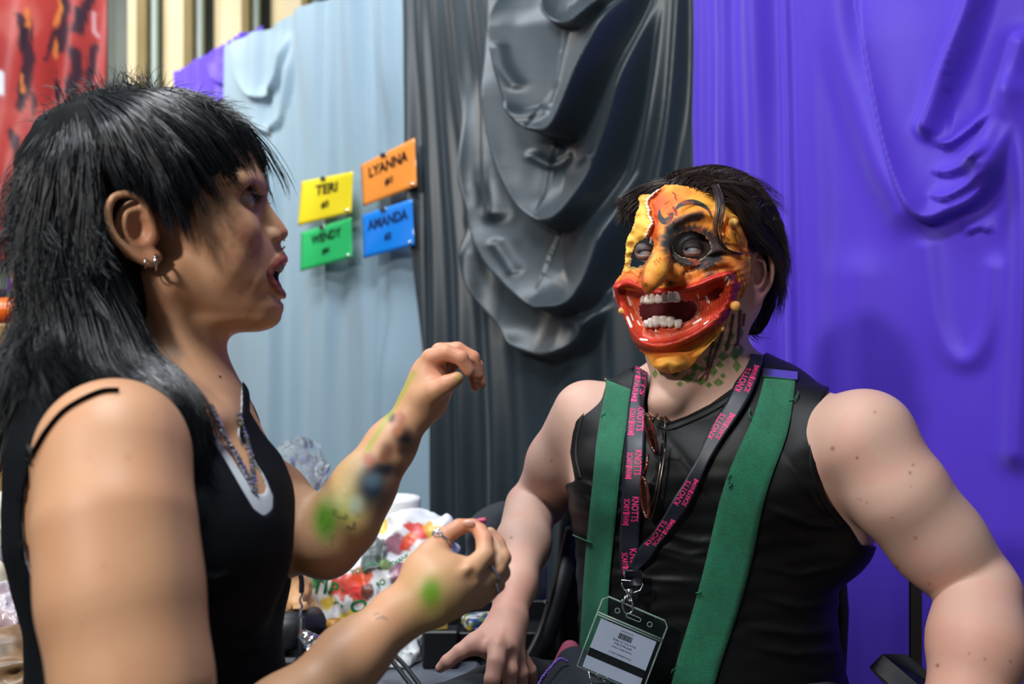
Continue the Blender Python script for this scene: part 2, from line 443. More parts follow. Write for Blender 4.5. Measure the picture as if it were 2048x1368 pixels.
# his left arm (right in the picture)
mb.chain([(P(1722, 892, 1.31), .060), (P(1795, 985, 1.29), .058), (P(1872, 1080, 1.29), .055), (P(1945, 1165, 1.29), .052)], .03, .03)
mb.add(Ell(P(1735, 868, 1.30), (.058, .052, .056)), .03)
mb.chain([(P(1958, 1190, 1.27), .053), (P(1955, 1290, 1.22), .053), (P(1930, 1420, 1.19), .040), (P(1880, 1540, 1.18), .028)], .006, .03)
lh = P(1840, 1610, 1.18)
mb.add(Ell(lh, (.03, .025, .045)), .02)
for i in range(4):
    a = P(1800+i*22, 1660, 1.17); b = P(1775+i*26, 1745-abs(i-1.5)*12, 1.18); mb.chain([(a, .009), ((a+b)/2+[0, -.006, 0], .0085), (b, .007)], .004, .002)
mb.chain([(P(1800, 1600, 1.16), .011), (P(1755, 1650, 1.15), .009), (P(1750, 1685, 1.16), .008)], .006, .003)
# right hand resting on the armrest
hd = Sdf()
hd.add(Cone(P(1014, 1240, 1.37), P(1000, 1300, 1.325), .024, .026, [.1, -.6, -.75], .62), 0)
hd.add(Cone(P(1018, 1262, 1.37), P(1022, 1320, 1.345), .022, .020, [.3, -.6, -.75], .7), .02)
hd.add(Cone(P(985, 1262, 1.355), P(945, 1290, 1.325), .015, .0125), .016)
for pts in ([(952, 1284, 1.328, .0128), (920, 1304, 1.318, .0105), (895, 1323, 1.315, .0092), (880, 1336, 1.318, .0066)],
            [(995, 1292, 1.31, .0135), (992, 1325, 1.285, .0118), (985, 1358, 1.275, .0108), (978, 1395, 1.285, .0092), (974, 1420, 1.30, .007)],
            [(1016, 1302, 1.325, .012), (1020, 1340, 1.31, .0108), (1018, 1385, 1.315, .0095), (1010, 1415, 1.33, .007)],
            [(1030, 1306, 1.345, .011), (1042, 1345, 1.34, .0100), (1044, 1385, 1.35, .009), (1038, 1410, 1.365, .0065)],
            [(1040, 1308, 1.365, .0098), (1060, 1340, 1.37, .009), (1066, 1370, 1.385, .008), (1064, 1390, 1.40, .006)]):
    hd.chain([(P(a, b, c), r) for a, b, c, r in pts], .006, .0025)
for a, b in (((1012, 1240, 1.352), (996, 1288, 1.298)), ((1018, 1245, 1.353), (1017, 1295, 1.307))):
    hd.add(Cone(P(*a), P(*b), .0018, .0025), .006)
mb.add(hd, .014)
mb.cap(Half([0, 0, .80], [0, 0, -1]), .002)

GREEN, BLOOD = lin(62, 118, 30), lin(75, 12, 14)
scales = [(1402, 762, 14, 9), (1426, 742, 10, 12), (1437, 765, 12, 9), (1447, 712, 13, 11), (1470, 708, 11, 16), (1474, 733, 9, 12), (1440, 730, 9, 8), (1414, 718, 8, 8), (1482, 700, 7, 12),
          (1375, 757, 14, 10), (1350, 745, 14, 9), (1390, 735, 12, 9), (1360, 768, 9, 6), (1310, 748, 6, 10), (1322, 745, 5, 8), (1455, 690, 9, 12), (1430, 690, 10, 10), (1462, 672, 8, 12), (1482, 665, 6, 14), (1405, 738, 8, 7), (1418, 770, 8, 6), (1385, 748, 9, 7), (1446, 752, 7, 6)]
drips = [[(1480, 622), (1478, 655), (1475, 690), (1470, 690)], [(1452, 640), (1440, 680), (1425, 720), (1413, 758)], [(1466, 630), (1460, 670), (1452, 700)], [(1430, 660), (1422, 700), (1412, 745), (1400, 760)], [(1488, 630), (1486, 650)]]
def man_col(V):
    x, y = toPx(V); C = np.tile(np.array(lin(205, 166, 148)), (len(V), 1)); n = fbm(V, 28)
    C = blend(C, .25*smooth(-.1, .5, n), lin(214, 146, 132))
    front = V[:, 1] < 1.47
    # reddish forearms, knuckles, ear
    C = blend(C, .40*smooth(1080, 1250, y)*(x < 1120), lin(214, 140, 122))
    C = blend(C, .30*smooth(1150, 1300, y)*(x > 1750), lin(200, 128, 105))
    C = blend(C, .45*smooth(1485, 1500, x)*smooth(1570, 1555, x)*smooth(622, 608, y)*smooth(480, 500, y), lin(208, 120, 112))
    for a, b, r, s in [(1665, 897, 4, .8), (1714, 916, 3, .8), (1826, 930, 2.6, .7), (1820, 946, 3.2, .7), (1831, 1076, 3.5, .6), (1795, 1135, 4, .55), (1784, 1036, 2.2, .6), (1858, 1168, 3, .5), (1822, 973, 2, .5), (1750, 824, 3, .5), (1722, 1000, 2.5, .4), (1734, 1005, 2.5, .4), (1716, 998, 2, .4), (1875, 1331, 4, .8), (1970, 1318, 3, .6), (2021, 1323, 3, .6), (1938, 1307, 2.5, .6), (1103, 922, 3, .5), (1022, 1075, 3, .6)]:
        C = blend(C, s*np.exp(-((x-a)**2+(y-b)**2)/(r*r)), lin(120, 62, 48))
    for a, b, rx, ry in scales:
        w = smooth(1.15, .75, np.abs(x-a)/rx+np.abs(y-b)/ry*.9)*.9*front*smooth(-.9, .2, vnoise(V, 500)+.4)
        C = blend(C, w, GREEN)
    neck = (y > 610) & (y < 790) & (x > 1335) & front
    C = blend(C, .55*smooth(0, .5, fbm(V+3, 60))*neck*smooth(770, 700, y)*smooth(1500, 1460, x), lin(38, 66, 28))
    for d_ in drips:
        dd, t = pdist(x, y, d_); C = blend(C, .92*smooth(5.5-2*t, 2.2, dd)*neck, BLOOD)
    # black make-up round the eyes
    face = (V[:, 1] < 1.44) & (y < 560)
    for a, b in ((1383, 497), (1287, 503)):
        C = blend(C, .93*face*smooth(58, 40, np.hypot(x-a, (y-b)*1.2)), lin(38, 44, 50))
        C = blend(C, .75*face*smooth(8, 3, np.abs(y-b-10+.006*(x-a)**2))*smooth(24, 12, np.abs(x-a)), lin(186, 140, 130))
    C = blend(C, (V[:, 1] < 1.45)*smooth(1.0, .8, np.hypot((x-1335)/70, (y-620)/44)), lin(96, 14, 16))
    return C
sdf_obj('body', mb, (-.14, 1.08, .78), (.72, 1.72, 1.72), .0018, M['skin_m'], man, man_col)
def eyeball(c, r, look, nm, par, iris):
    V, f = [], []; b = MB().ball(c, r, 32, 24); V = np.array(b.v); look = np.array(look, float); look /= np.linalg.norm(look)
    o = b.build(nm, M['eye'], par, world=True); a = (V-np.array(c))@look/r
    C = np.tile(np.array(lin(176, 168, 168)), (len(V), 1)); C = blend(C, smooth(.82, .86, a), iris); C = blend(C, smooth(.95, .965, a), (0, 0, 0)); colour(o.data, C); return o
eyeball(P(1383, 499, 1.3755), .0125, (-.75, -.66, .05), 'eyeball', man, lin(120, 140, 160))
eyeball(P(1289, 505, 1.382), .0125, (-.75, -.66, .05), 'eyeball', man, lin(120, 140, 160))

# sleeveless top: the torso surface moved outwards and cut at neck and armholes
def fold_grid(folds, x0, x1, y0, y1, st=3):
    X, Y = np.meshgrid(np.arange(x0, x1, st), np.arange(y0, y1, st), indexing='ij'); X = X.astype(float); Y = Y.astype(float); w = X*0
    for pts, a, wd in folds: d_, t = pdist(X, Y, pts); w -= a*np.exp(-(d_/wd)**2)*np.sin(np.clip(t, .03, .97)*PI)
    return (w, x0, y0, st)
def gsamp(g, x, y):
    w, x0, y0, st = g; x = np.clip((x-x0)/st, 0, w.shape[0]-1.01); y = np.clip((y-y0)/st, 0, w.shape[1]-1.01); i = x.astype(int); j = y.astype(int); u = x-i; v = y-j
    return w[i, j]*(1-u)*(1-v)+w[i+1, j]*u*(1-v)+w[i, j+1]*(1-u)*v+w[i+1, j+1]*u*v
def wrinkle(p):
    x, y = toPx(p); w = gsamp(FG, x, y); fr = smooth(1.50, 1.42, p[..., 1])
    return (w*fr-.0012*fbm(p*np.array([1, 1, 2.2]), 16, 2)-.0006*smooth(900, 1000, y)*np.sin(y/7+3*vnoise(p, 14)+x/90)*smooth(.1, .6, vnoise(p+5, 9)+.35)).astype(f32)
FOLDS = [([(1560, 900), (1640, 1010), (1700, 1040)], .0035, 9), ([(1600, 940), (1660, 1010), (1710, 1028)], .003, 6), ([(1520, 1010), (1620, 1050), (1710, 1055)], .003, 8),
         ([(1150, 960), (1210, 985), (1250, 980)], .004, 7), ([(1150, 990), (1200, 1010), (1260, 1000)], .004, 7), ([(1165, 1020), (1210, 1035), (1260, 1020)], .0035, 7),
         ([(1300, 1060), (1400, 1085), (1450, 1080)], .003, 7), ([(1290, 1085), (1380, 1110), (1440, 1100)], .003, 6), ([(1180, 1060), (1250, 1090), (1330, 1110), (1420, 1130)], .0035, 8),
         ([(1500, 1190), (1600, 1215), (1700, 1200)], .003, 8), ([(1500, 1130), (1600, 1150), (1700, 1130)], .0025, 7), ([(1190, 1140), (1300, 1160), (1420, 1165)], .003, 7),
         ([(1480, 1250), (1590, 1268), (1700, 1260)], .003, 9), ([(1330, 870), (1400, 960), (1440, 1020)], .0025, 8), ([(1340, 850), (1430, 820), (1500, 770)], .0018, 6),
         ([(1490, 1290), (1590, 1310), (1690, 1300)], .003, 9), ([(1160, 1180), (1180, 1210), (1230, 1215)], .004, 9), ([(1150, 1230), (1190, 1255), (1250, 1260)], .003, 9)]
FG = fold_grid(FOLDS, 1100, 1760, 700, 1380)
shirt = Sdf([('+', torso, 0)]).add(Cone(P(1420, 745, 1.50), P(1300, 800, 1.49), .03, .03), .05).add(Cone(P(1420, 745, 1.50), P(1560, 795, 1.45), .03, .035), .05)
shirt.add(Cone(P(1405, 700, 1.47), P(1402, 800, 1.455), .060, .064), .03)
shirt.disp(lambda p: np.full(p.shape[:-1], -.0055, f32)).disp(wrinkle)
shirt.sub(Prism([(1200, 300), (1200, 690), (1262, 735), (1290, 764), (1303, 800), (1318, 838), (1332, 846), (1372, 832), (1420, 808), (1470, 772), (1512, 722), (1550, 690), (1560, 300)], .9, 1.8), .003)
shirt.sub(Prism([(1640, 700), (1663, 770), (1641, 810), (1632, 870), (1634, 930), (1655, 1000), (1698, 1050), (1722, 1090), (1900, 1100), (1900, 700)], .9, 1.8), .003)
shirt.sub(Prism([(1000, 650), (1196, 650), (1196, 748), (1165, 800), (1146, 860), (1140, 905), (1150, 962), (1100, 980), (1000, 980)], .9, 1.8), .003)
shirt.cap(Half([0, 0, .84], [0, 0, -1]), .002)
sdf_obj('tank_top', shirt, (.03, 1.25, .82), (.62, 1.72, 1.50), .002, M['shirt'], man)
# stitched binding at the armholes
# trousers and boots (below the frame for the most part)
tr = Sdf(); hipc = P(1420, 1400, 1.50); hipc[2] = .93
tr.add(Ell(hipc, (.195, .15, .14)), 0)
for sx in (-.11, .10):
    a = np.array([hipc[0]+sx, 1.47, .90]); b = np.array([hipc[0]+sx*1.5-.08, 1.08, .90]); c = b+[-.02, .04, -.44]
    tr.chain([(a, .095), (b, .068)], .05, .02); tr.chain([(b, .068), (c, .05)], .02, .02)
    sh = MB().box(c+[-.01, -.07, -.06], (.10, .28, .09), bev=.03).box(c+[-.01, .02, .03], (.10, .11, .16), bev=.03); sh.build('boot', M['rubber'], man, world=True)
tr.disp(lambda p: (.004*fbm(p, 12, 2)).astype(f32)).cap(Half([0, 0, .99], [0, 0, 1]), .01)
sdf_obj('trousers', tr, (-.12, .95, .40), (.75, 1.72, 1.02), .006, M['denim'], man)
def surf(pts_px, lift, sdf=None, Y0=1.0):
    sdf = sdf or shirt; a = np.array(pts_px, float); p, g, ok = hit(sdf, a[:, 0], a[:, 1], Y0, 1.9)
    return p+g*lift, g
# ================================================================ the standing person, in profile
wom = empty('person', P(300, 1368, .98)*[1, 1, 0])
tag(wom, 'person in profile with black shaggy mullet and black tank top, gesturing with both hands', 'person')
HY = 1.03                                       # depth of the middle of the head
YAW = math.radians(7)
hcx = 345
def Hd(px, py, dy):                             # point of the head: dy towards the far side
    X = (px-hcx)/F*HY; c, s = math.cos(YAW), math.sin(YAW); q = P(hcx, py, HY)
    return q+np.array([X*c-dy*s, X*s+dy*c, 0])
hp = HY/F
wb = Sdf()
Rh = rotz(YAW)
wb.add(Ell(Hd(318, 362, 0), (.100, .074, .088), Rh), 0)
wb.add(Ell(Hd(418, 410, 0), (.048, .060, .070), Rh), .03)      # forehead, temples
wb.add(Ell(Hd(440, 528, 0), (.046, .053, .056), Rh), .03)      # middle face
for sd in (-1, 1):
    wb.add(Cone(Hd(506, 612, .010*sd), Hd(368, 568, .050*sd), .018, .020), .022)   # jaw
    wb.add(Ell(Hd(462, 470, .040*sd), (.031, .017, .023), Rh), .022)              # cheekbone
    wb.add(Cone(Hd(503, 372, .012*sd), Hd(488, 376, .042*sd), .0105, .011), .014)  # brow
    wb.add(Cone(Hd(470, 540, .034*sd), Hd(505, 560, .026*sd), .020, .014), .02)
wb.add(Ell(Hd(526, 614, 0), (.0150, .018, .0150), Rh), .014)    # chin
wb.add(Ell(Hd(512, 520, 0), (.020, .030, .026), Rh), .018)      # muzzle
wb.add(Cone(Hd(512, 398, 0), Hd(545, 448, 0), .0065, .0085), .010)  # nose
wb.add(Ell(Hd(553, 463, 0), (.0098, .0088, .0085), Rh), .005)
for sd in (-1, 1):
    wb.add(Ell(Hd(540, 473, .0095*sd), (.0095, .0062, .0070), Rh), .005)
    wb.sub(Ell(Hd(549, 484, .0062*sd), (.0052, .0026, .0046), Rh), .002)
wb.add(Cone(Hd(540, 484, 0), Hd(551, 504, 0), .0065, .0065), .006)   # philtrum
def arc(pts, mirror=True):
    a = [(Hd(x, y, dy), r) for x, y, dy, r in pts]
    return ([(Hd(x, y, -dy), r) for x, y, dy, r in pts[:0:-1]] if mirror else [])+a
wb.chain(arc([(559, 517, 0, .0058), (554, 522, .010, .0055), (544, 534, .019, .0046), (538, 546, .0235, .0038)]), .004, .004)
wb.chain(arc([(555, 589, 0, .0058), (552, 584, .010, .0054), (545, 570, .019, .0044), (538, 552, .0235, .0036)]), .0045, .004)
wb.sub(Ell(Hd(560, 553, 0), (.0185, .0160, .0150), Rh), .002)
wb.sub(Ell(Hd(536, 550, 0), (.012, .018, .0085), Rh), .003)
wb.sub(Cone(Hd(558, 600, -.014), Hd(558, 600, .014), .0032, .0032), .006)
ey = {}
for sd in (-1, 1):
    c = Hd(492, 402, .031*sd); ey[sd] = c
    wb.sub(Ell(Hd(512, 403, .034*sd), (.016, .014, .011), Rh), .010)
    wb.add(Ell(c, (.0128, .0128, .0125)), .002)
    wb.sub(Ell(Hd(514, 404, .034*sd), (.0135, .018, .0042), Rh), .001)
    wb.add(Cone(Hd(517, 397, .024*sd), Hd(503, 396, .043*sd), .0022, .0024), .003)   # upper lid fold
# ear
earw = Sdf(); ed = -.0735
earw.add(Ell(Hd(310, 475, ed-.004), (.020, .0045, .031), Rh@frame([0, 0, 1])@np.eye(3) if False else Rh), 0)
rimw = [(337, 470, -.076), (334, 440, -.082), (322, 421, -.086), (300, 414, -.090), (279, 422, -.092), (270, 445, -.093), (272, 475, -.092), (284, 500, -.089), (303, 518, -.085), (320, 530, -.081), (336, 536, -.077), (347, 525, -.073)]
earw.chain([(p, r) for p, r in zip(catmull([Hd(*q) for q in rimw], 3), np.linspace(.0029, .0048, 34))], .005, .001)
earw.chain([(p, .0030) for p in catmull([Hd(*q) for q in ((318, 440, -.082), (300, 448, -.086), (296, 470, -.086), (302, 492, -.084), (318, 505, -.080), (332, 502, -.077))], 3)], .004, .001)
earw.add(Ell(Hd(340, 487, -.075), (.006, .004, .009), Rh), .004)
earw.add(Ell(Hd(338, 528, -.076), (.0085, .0042, .009), Rh), .004)
earw.sub(Ell(Hd(320, 478, -.083), (.0085, .007, .011), Rh), .004)
wb.add(earw, .006)
# neck and shoulders
wb.add(Cone(Hd(338, 610, 0), P(328, 790, 1.03), .047, .050), .022)
wb.add(Cone(Hd(388, 640, .0), P(374, 800, 1.01), .025, .025), .03)
wb.add(Cone(Hd(330, 560, -.045), P(415, 815, .985), .011, .009), .02)      # neck muscle
wb.add(Ell(Hd(450, 628, 0), (.042, .03, .012), Rh), .025)                  # under the chin
wt = Sdf()
wt.add(Ell(P(325, 1030, 1.0), (.092, .150, .155)), 0)
wt.add(Ell(P(315, 1260, 1.0), (.088, .130, .170)), .08)
wt.add(Ell(P(330, 1500, 1.0), (.105, .155, .150)), .08)
wt.add(Cone(P(350, 830, 1.02), P(250, 878, .85), .045, .040), .05)
wt.add(Cone(P(360, 830, 1.04), P(440, 890, 1.16), .042, .036), .05)
wt.add(Ell(P(470, 1085, .93), (.046, .058, .062)), .06); wt.add(Ell(P(472, 1085, 1.07), (.046, .058, .062)), .06)
wt.add(Cone(P(420, 850, 1.0), P(470, 960, .99), .03, .04), .05)
wt.add(Ell(P(150, 960, .93), (.045, .07, .11)), .06)                       # shoulder blade
wb.add(wt, .035)
wb.chain([(P(405, 850, .905), .0085), (P(440, 838, .96), .007), (P(452, 845, 1.0), .0065)], .02, .01)
wb.chain([(P(470, 860, 1.12), .008), (P(455, 842, 1.05), .007), (P(452, 845, 1.01), .0065)], .02, .01)
# near arm
wb.add(Ell(P(222, 905, .81), (.056, .055, .058)), .035)
wb.chain([(P(232, 930, .80), .050), (P(232, 1050, .775), .0535), (P(245, 1200, .755), .0535), (P(270, 1380, .735), .050), (P(300, 1560, .73), .041)], .03, .03)
wb.chain([(P(318, 1610, .735), .037), (P(430, 1545, .80), .035), (P(560, 1440, .86), .030), (P(700, 1316, .905), .0260), (P(790, 1236, .93), .0235)], .012, .03)
# near hand: back of the hand to the camera, thumb on top pinching the forefinger
nh = Sdf()
nh.add(Cone(P(795, 1230, .932), P(885, 1172, .945), .0235, .028, [-.35, .1, .9], 1.0), 0)
nh.add(Cone(P(860, 1168, .94), P(922, 1150, .955), .021, .015), .02)
nh.add(Cone(P(868, 1194, .945), P(945, 1180, .962), .024, .015), .02)
nh.add(Cone(P(850, 1140, .955), P(862, 1112, .965), .018, .0125), .018)
fing = [[(846, 1136, .955, .0150), (866, 1106, .966, .0118), (890, 1072, .976, .0088), (918, 1054, .982, .0080), (944, 1049, .985, .0060)],
        [(925, 1150, .946, .0118), (942, 1140, .945, .0112), (970, 1110, .958, .0090), (969, 1080, .970, .0084), (960, 1062, .980, .0074), (950, 1051, .984, .0056)],
        [(944, 1168, .955, .0112), (960, 1166, .956, .0106), (992, 1140, .966, .0086), (1004, 1116, .978, .0090), (994, 1088, .990, .0080), (980, 1066, .995, .0062)],
        [(944, 1184, .970, .0108), (962, 1184, .972, .0098), (990, 1166, .980, .0084), (1004, 1146, .990, .0084), (998, 1116, 1.00, .0074), (988, 1098, 1.005, .006)],
        [(938, 1200, .985, .0100), (956, 1200, .990, .0086), (978, 1186, .996, .0075), (996, 1170, 1.002, .0072), (994, 1142, 1.01, .0064), (986, 1128, 1.015, .005)]]
for f_ in fing: nh.chain([(P(a, b, c), r) for a, b, c, r in f_], .004 if f_ is not fing[0] else .010, .0022)
nh.add(Cone(P(870, 1180, .922), P(936, 1136, .933), .0018, .003), .006); nh.add(Cone(P(872, 1194, .924), P(952, 1164, .940), .0018, .003), .006)
wb.add(nh, .014)
# far arm: elbow low, forearm raised
wb.add(Ell(P(445, 925, 1.17), (.045, .044, .045)), .03)
wb.chain([(P(455, 930, 1.17), .042), (P(540, 1000, 1.12), .040), (P(608, 1062, 1.075), .038), (P(648, 1092, 1.05), .034)], .025, .02)
wb.chain([(P(656, 1090, 1.05), .033), (P(688, 1040, 1.06), .0345), (P(728, 972, 1.075), .031), (P(780, 893, 1.095), .0245), (P(830, 822, 1.11), .0200)], .010, .02)
fh = Sdf()
fh.add(Cone(P(832, 822, 1.11), P(862, 772, 1.115), .020, .024, [.8, .1, .45], .85), 0)
fh.add(Cone(P(848, 790, 1.11), P(858, 738, 1.12), .019, .015), .02)
fh.add(Cone(P(865, 815, 1.13), P(893, 765, 1.15), .014, .012), .016)      # heel of the palm, far side
for f_ in ([(845, 795, 1.098, .0135), (868, 782, 1.090, .0118), (893, 768, 1.086, .0098), (914, 757, 1.086, .0075)],                                   # thumb
           [(852, 742, 1.110, .0125), (862, 716, 1.106, .0105), (892, 706, 1.100, .0092), (922, 716, 1.098, .0084), (938, 742, 1.100, .0068)],
           [(862, 736, 1.130, .0125), (880, 704, 1.128, .0105), (915, 700, 1.126, .0092), (945, 716, 1.126, .0084), (957, 752, 1.126, .0066)],
           [(874, 738, 1.148, .0120), (895, 708, 1.148, .0100), (928, 708, 1.148, .009), (953, 732, 1.148, .0080), (962, 768, 1.146, .0062)],
           [(888, 748, 1.163, .0105), (905, 722, 1.165, .0088), (930, 722, 1.166, .008), (946, 744, 1.166, .0070), (950, 774, 1.162, .0055)]):
    fh.chain([(P(a, b, c), r) for a, b, c, r in f_], .007, .0022)
wb.add(fh, .012)
wb.cap(Half([0, 0, .84], [0, 0, -1]), .002)
LIPC = lin(150, 74, 66)
def wom_col(V):
    x, y = toPx(V); C = np.tile(np.array(lin(196, 148, 112)), (len(V), 1)); n = fbm(V, 24)
    g = lambda a, b, wx, wy: np.exp(-((x-a)/wx)**2-((y-b)/wy)**2)
    C = blend(C, .25*smooth(-.1, .5, n), lin(190, 132, 100)); head = (y < 690) & (V[:, 1] < 1.25) & (x < 600)
    C = blend(C, .55*g(490, 490, 42, 60)*head*smooth(-.7, .2, fbm(V, 130)), lin(172, 98, 84)); C = blend(C, .3*g(505, 500, 20, 26)*smooth(0, .6, fbm(V, 260)), lin(130, 72, 62))
    for a, b, r in ((480, 583, 3), (500, 568, 3), (437, 620, 2), (500, 622, 3), (495, 635, 2.2), (420, 455, 2), (450, 480, 2), (428, 560, 2), (458, 596, 2), (512, 650, 2), (385, 505, 1.6)): C = blend(C, .6*g(a, b, r, r)*head, lin(140, 72, 56))
    C = blend(C, .5*g(310, 470, 50, 60)*head*(V[:, 1] < .98), lin(190, 110, 84))
    C = blend(C, .9*g(514, 398, 16, 9)*head, lin(60, 36, 44)); C = blend(C, .5*g(500, 385, 18, 10)*head, lin(150, 90, 110))
    lip = np.minimum(pdist(x, y, [(570, 512), (556, 524), (541, 544)])[0], pdist(x, y, [(568, 586), (554, 576), (541, 556)])[0])
    C = blend(C, .9*smooth(11, 6, lip)*head*(x > 534), LIPC)
    C = blend(C, 1.0*(V[:, 1] > .95)*smooth(1.05, .85, np.hypot((x-548)/16, (y-549)/17))*smooth(4, 8, lip)*(x < 566)*head, lin(50, 12, 12))
    C = blend(C, .55*g(566, 455, 14, 18)*head, lin(196, 120, 96))
    near = (V[:, 1] < .99) & (x > 400); far = (V[:, 1] > .99) & (x > 520)
    gn = lambda a, b, wx, wy: np.exp(-np.hypot((x-a)/wx, (y-b)/wy)**3)
    C = blend(C, .97*gn(862, 1186, 21, 30)*near, lin(54, 128, 12)); C = blend(C, .40*g(868, 1200, 46, 56)*near, lin(150, 172, 52))
    for p_ in ([(748, 1230), (757, 1226)], [(752, 1238), (764, 1234)], [(765, 1234), (774, 1238)]): C = blend(C, .5*smooth(3.5, 1, pdist(x, y, p_)[0])*near, lin(92, 76, 66))
    C = blend(C, .45*smooth(1095, 1060, y)*near*(x > 840)*(y > 1000), lin(206, 128, 104))
    # paint smears on the far arm
    C = blend(C, .75*g(688, 1020, 50, 46)*far, lin(140, 158, 60)); C = blend(C, .95*gn(650, 1042, 24, 42)*far, lin(86, 150, 28)); C = blend(C, .5*g(720, 960, 60, 60)*far, lin(150, 150, 84))
    st = fbm(V*np.array([1, 1, 1]), 60); C = blend(C, .6*smooth(.35, .7, fbm(V, 170))*g(690, 1050, 46, 50)*far, lin(44, 58, 34))
    C = blend(C, gn(745, 975, 38, 52)*far, lin(30, 46, 60)); C = blend(C, gn(768, 938, 34, 20)*far, lin(22, 26, 34)); C = blend(C, .7*gn(748, 962, 20, 16)*far, lin(82, 104, 120))
    C = blend(C, .85*gn(712, 1010, 17, 20)*far, lin(150, 160, 140)); C = blend(C, gn(810, 878, 25, 28)*far, lin(26, 20, 20)); C = blend(C, .9*gn(783, 835, 9, 12)*far, lin(40, 34, 38))
    for a, b, r, q in ((738, 918, 13, lin(150, 66, 34)), (776, 900, 16, lin(88, 48, 36)), (800, 838, 12, lin(140, 72, 44)), (768, 915, 12, lin(110, 62, 42)), (795, 860, 11, lin(160, 98, 60)), (805, 900, 12, lin(60, 40, 34))): C = blend(C, .85*gn(a, b, r, r*1.15)*far, q)
    edge = pdist(x, y, [(735, 900), (765, 850), (800, 795), (828, 745)])[0]; C = blend(C, .6*smooth(9, 2, edge)*far*smooth(720, 760, y), lin(140, 160, 50))
    C = blend(C, .9*gn(917, 757, 10, 14)*far, lin(120, 150, 50)); C = blend(C, .45*smooth(790, 760, y)*(x > 850)*far, lin(208, 132, 108))
    for a, b, r in ((255, 915, 5), (178, 915, 3), (258, 918, 3), (308, 830, 3), (208, 1130, 5), (165, 1250, 4), (112, 1095, 3)): C = blend(C, .35*g(a, b, r, r), lin(160, 92, 70))
    return C
sdf_obj('body', wb, (-.60, .66, .82), (-.02, 1.24, 1.72), .0018, M['skin_w'], wom, wom_col)
eyeball(ey[-1]+[.0009, 0, 0], .0119, (.95, .12, .03), 'eyeball', wom, lin(44, 28, 20)); eyeball(ey[1]+[.0009, 0, 0], .0119, (.95, .12, .03), 'eyeball', wom, lin(44, 28, 20))
# teeth with braces inside the open mouth
tb = MB(); br = MB()
for i in range(-4, 5):
    a = i*.0062; c = Hd(556-(abs(i)**2)*1.25, 533+abs(i)*.6, a); tb.box(c, (.005, .0058, .0085), Rh, bev=.0012); br.box(c+[.0032, 0, 0], (.0016, .0026, .0026), Rh, bev=.0004)
adopt(tb.build('upper_teeth', mat('enamel', lin(210, 196, 178), rough=.25)), wom); adopt(br.build('braces', M['silver']), wom)
# lashes
M['lash'] = mat('black lash', lin(10, 10, 12), rough=.5)
la = MB()
for sd in (-1, 1):
    la = MB()
    for k in range(9):
        t = k/8; a = Hd(515-t*9, 399-1*t, (.026+.016*t)*sd)+[.0035, 0, 0]; la.tube([a, a+[.0035, -.0006*sd, .0002], a+[.0068, .001*sd*(t+.3), .0026]], [.00045, .0004, .0001], 4)
    la.tube([Hd(513-8*t, 398-1.5*t, (.024+.020*t)*sd)+[.0034, 0, 0] for t in np.linspace(0, 1, 6)], .0007, 5)
    adopt(la.build('eyelashes', M['lash']), wom)
# tank top and camisole
def wwr(p):
    x, y = toPx(p); return (gsamp(FGW, x, y)-.0014*fbm(p*np.array([1, 1, 1.8]), 14, 2)).astype(f32)
FGW = fold_grid((([(378, 990), (392, 1050), (398, 1120)], .003, 8), ([(385, 1150), (430, 1160), (470, 1145)], .003, 7), ([(390, 1030), (405, 1040), (402, 980)], .002, 8), ([(400, 1260), (470, 1250), (560, 1220)], .003, 10), ([(395, 1300), (480, 1300), (560, 1290)], .003, 9)), 300, 640, 900, 1380)
def top_of(off, armb, armf, neckp, wr=True):
    s = Sdf([('+', wt, 0)]).add(Cone(P(405, 850, .905), P(440, 838, .96), .0085, .007), .02)
    s.disp(lambda p: np.full(p.shape[:-1], -off, f32))
    if wr: s.disp(wwr)
    s.sub(Prism(neckp, .5, 1.6), .002); s.sub(Prism(armb, .5, .925), .003); s.sub(Prism(armf, .985, 1.6), .003)
    return s.cap(Half([0, 0, .86], [0, 0, -1]), .002)
ARM = [(262, 788), (215, 790), (165, 800), (105, 842), (78, 890), (50, 975), (44, 1050), (50, 1120), (75, 1190), (100, 1230), (135, 1300), (180, 1420), (365, 1420), (378, 1100), (376, 1000), (350, 905), (318, 840)]
ARMF = [(500, 860), (520, 900), (536, 960), (560, 1050), (800, 1050), (800, 700), (500, 700)]
NECK = [(150, 600), (250, 700), (330, 760), (395, 838), (445, 910), (485, 980), (508, 1018), (528, 1032), (544, 1018), (546, 990), (530, 950), (500, 905), (478, 872), (484, 820), (484, 600)]
NECK2 = [(150, 600), (250, 690), (350, 765), (412, 842), (462, 915), (494, 960), (512, 985), (526, 990), (532, 978), (520, 945), (494, 905), (474, 872), (480, 820), (480, 600)]
ARM2 = [(a-(3 if a > 250 else -3), b-(4 if b < 900 else 9)) for a, b in ARM]
sdf_obj('tank_top', top_of(.005, ARM, ARMF, NECK), (-.60, .76, .84), (-.16, 1.26, 1.46), .0022, M['tank'], wom)
sdf_obj('camisole', top_of(.0022, ARM2, ARMF, NECK2, False), (-.60, .76, .84), (-.16, 1.26, 1.46), .0022, M['grey_jersey'], wom)
bst = Sdf([('+', wb, 0)])
p_, g_ = surf([(62, 925), (78, 895), (98, 862), (130, 825), (170, 800), (205, 786), (238, 784)], .002, bst, .5); adopt(MB().tube(catmull(p_, 6), .0028, 8, flat=.35).build('bra_strap', M['tank']), wom)
p_, g_ = surf([(64, 893), (72, 910), (66, 928), (58, 915)], .003, bst, .5); adopt(MB().tube(p_, .0013, 6, closed=True).build('strap_ring', M['rubber']), wom)
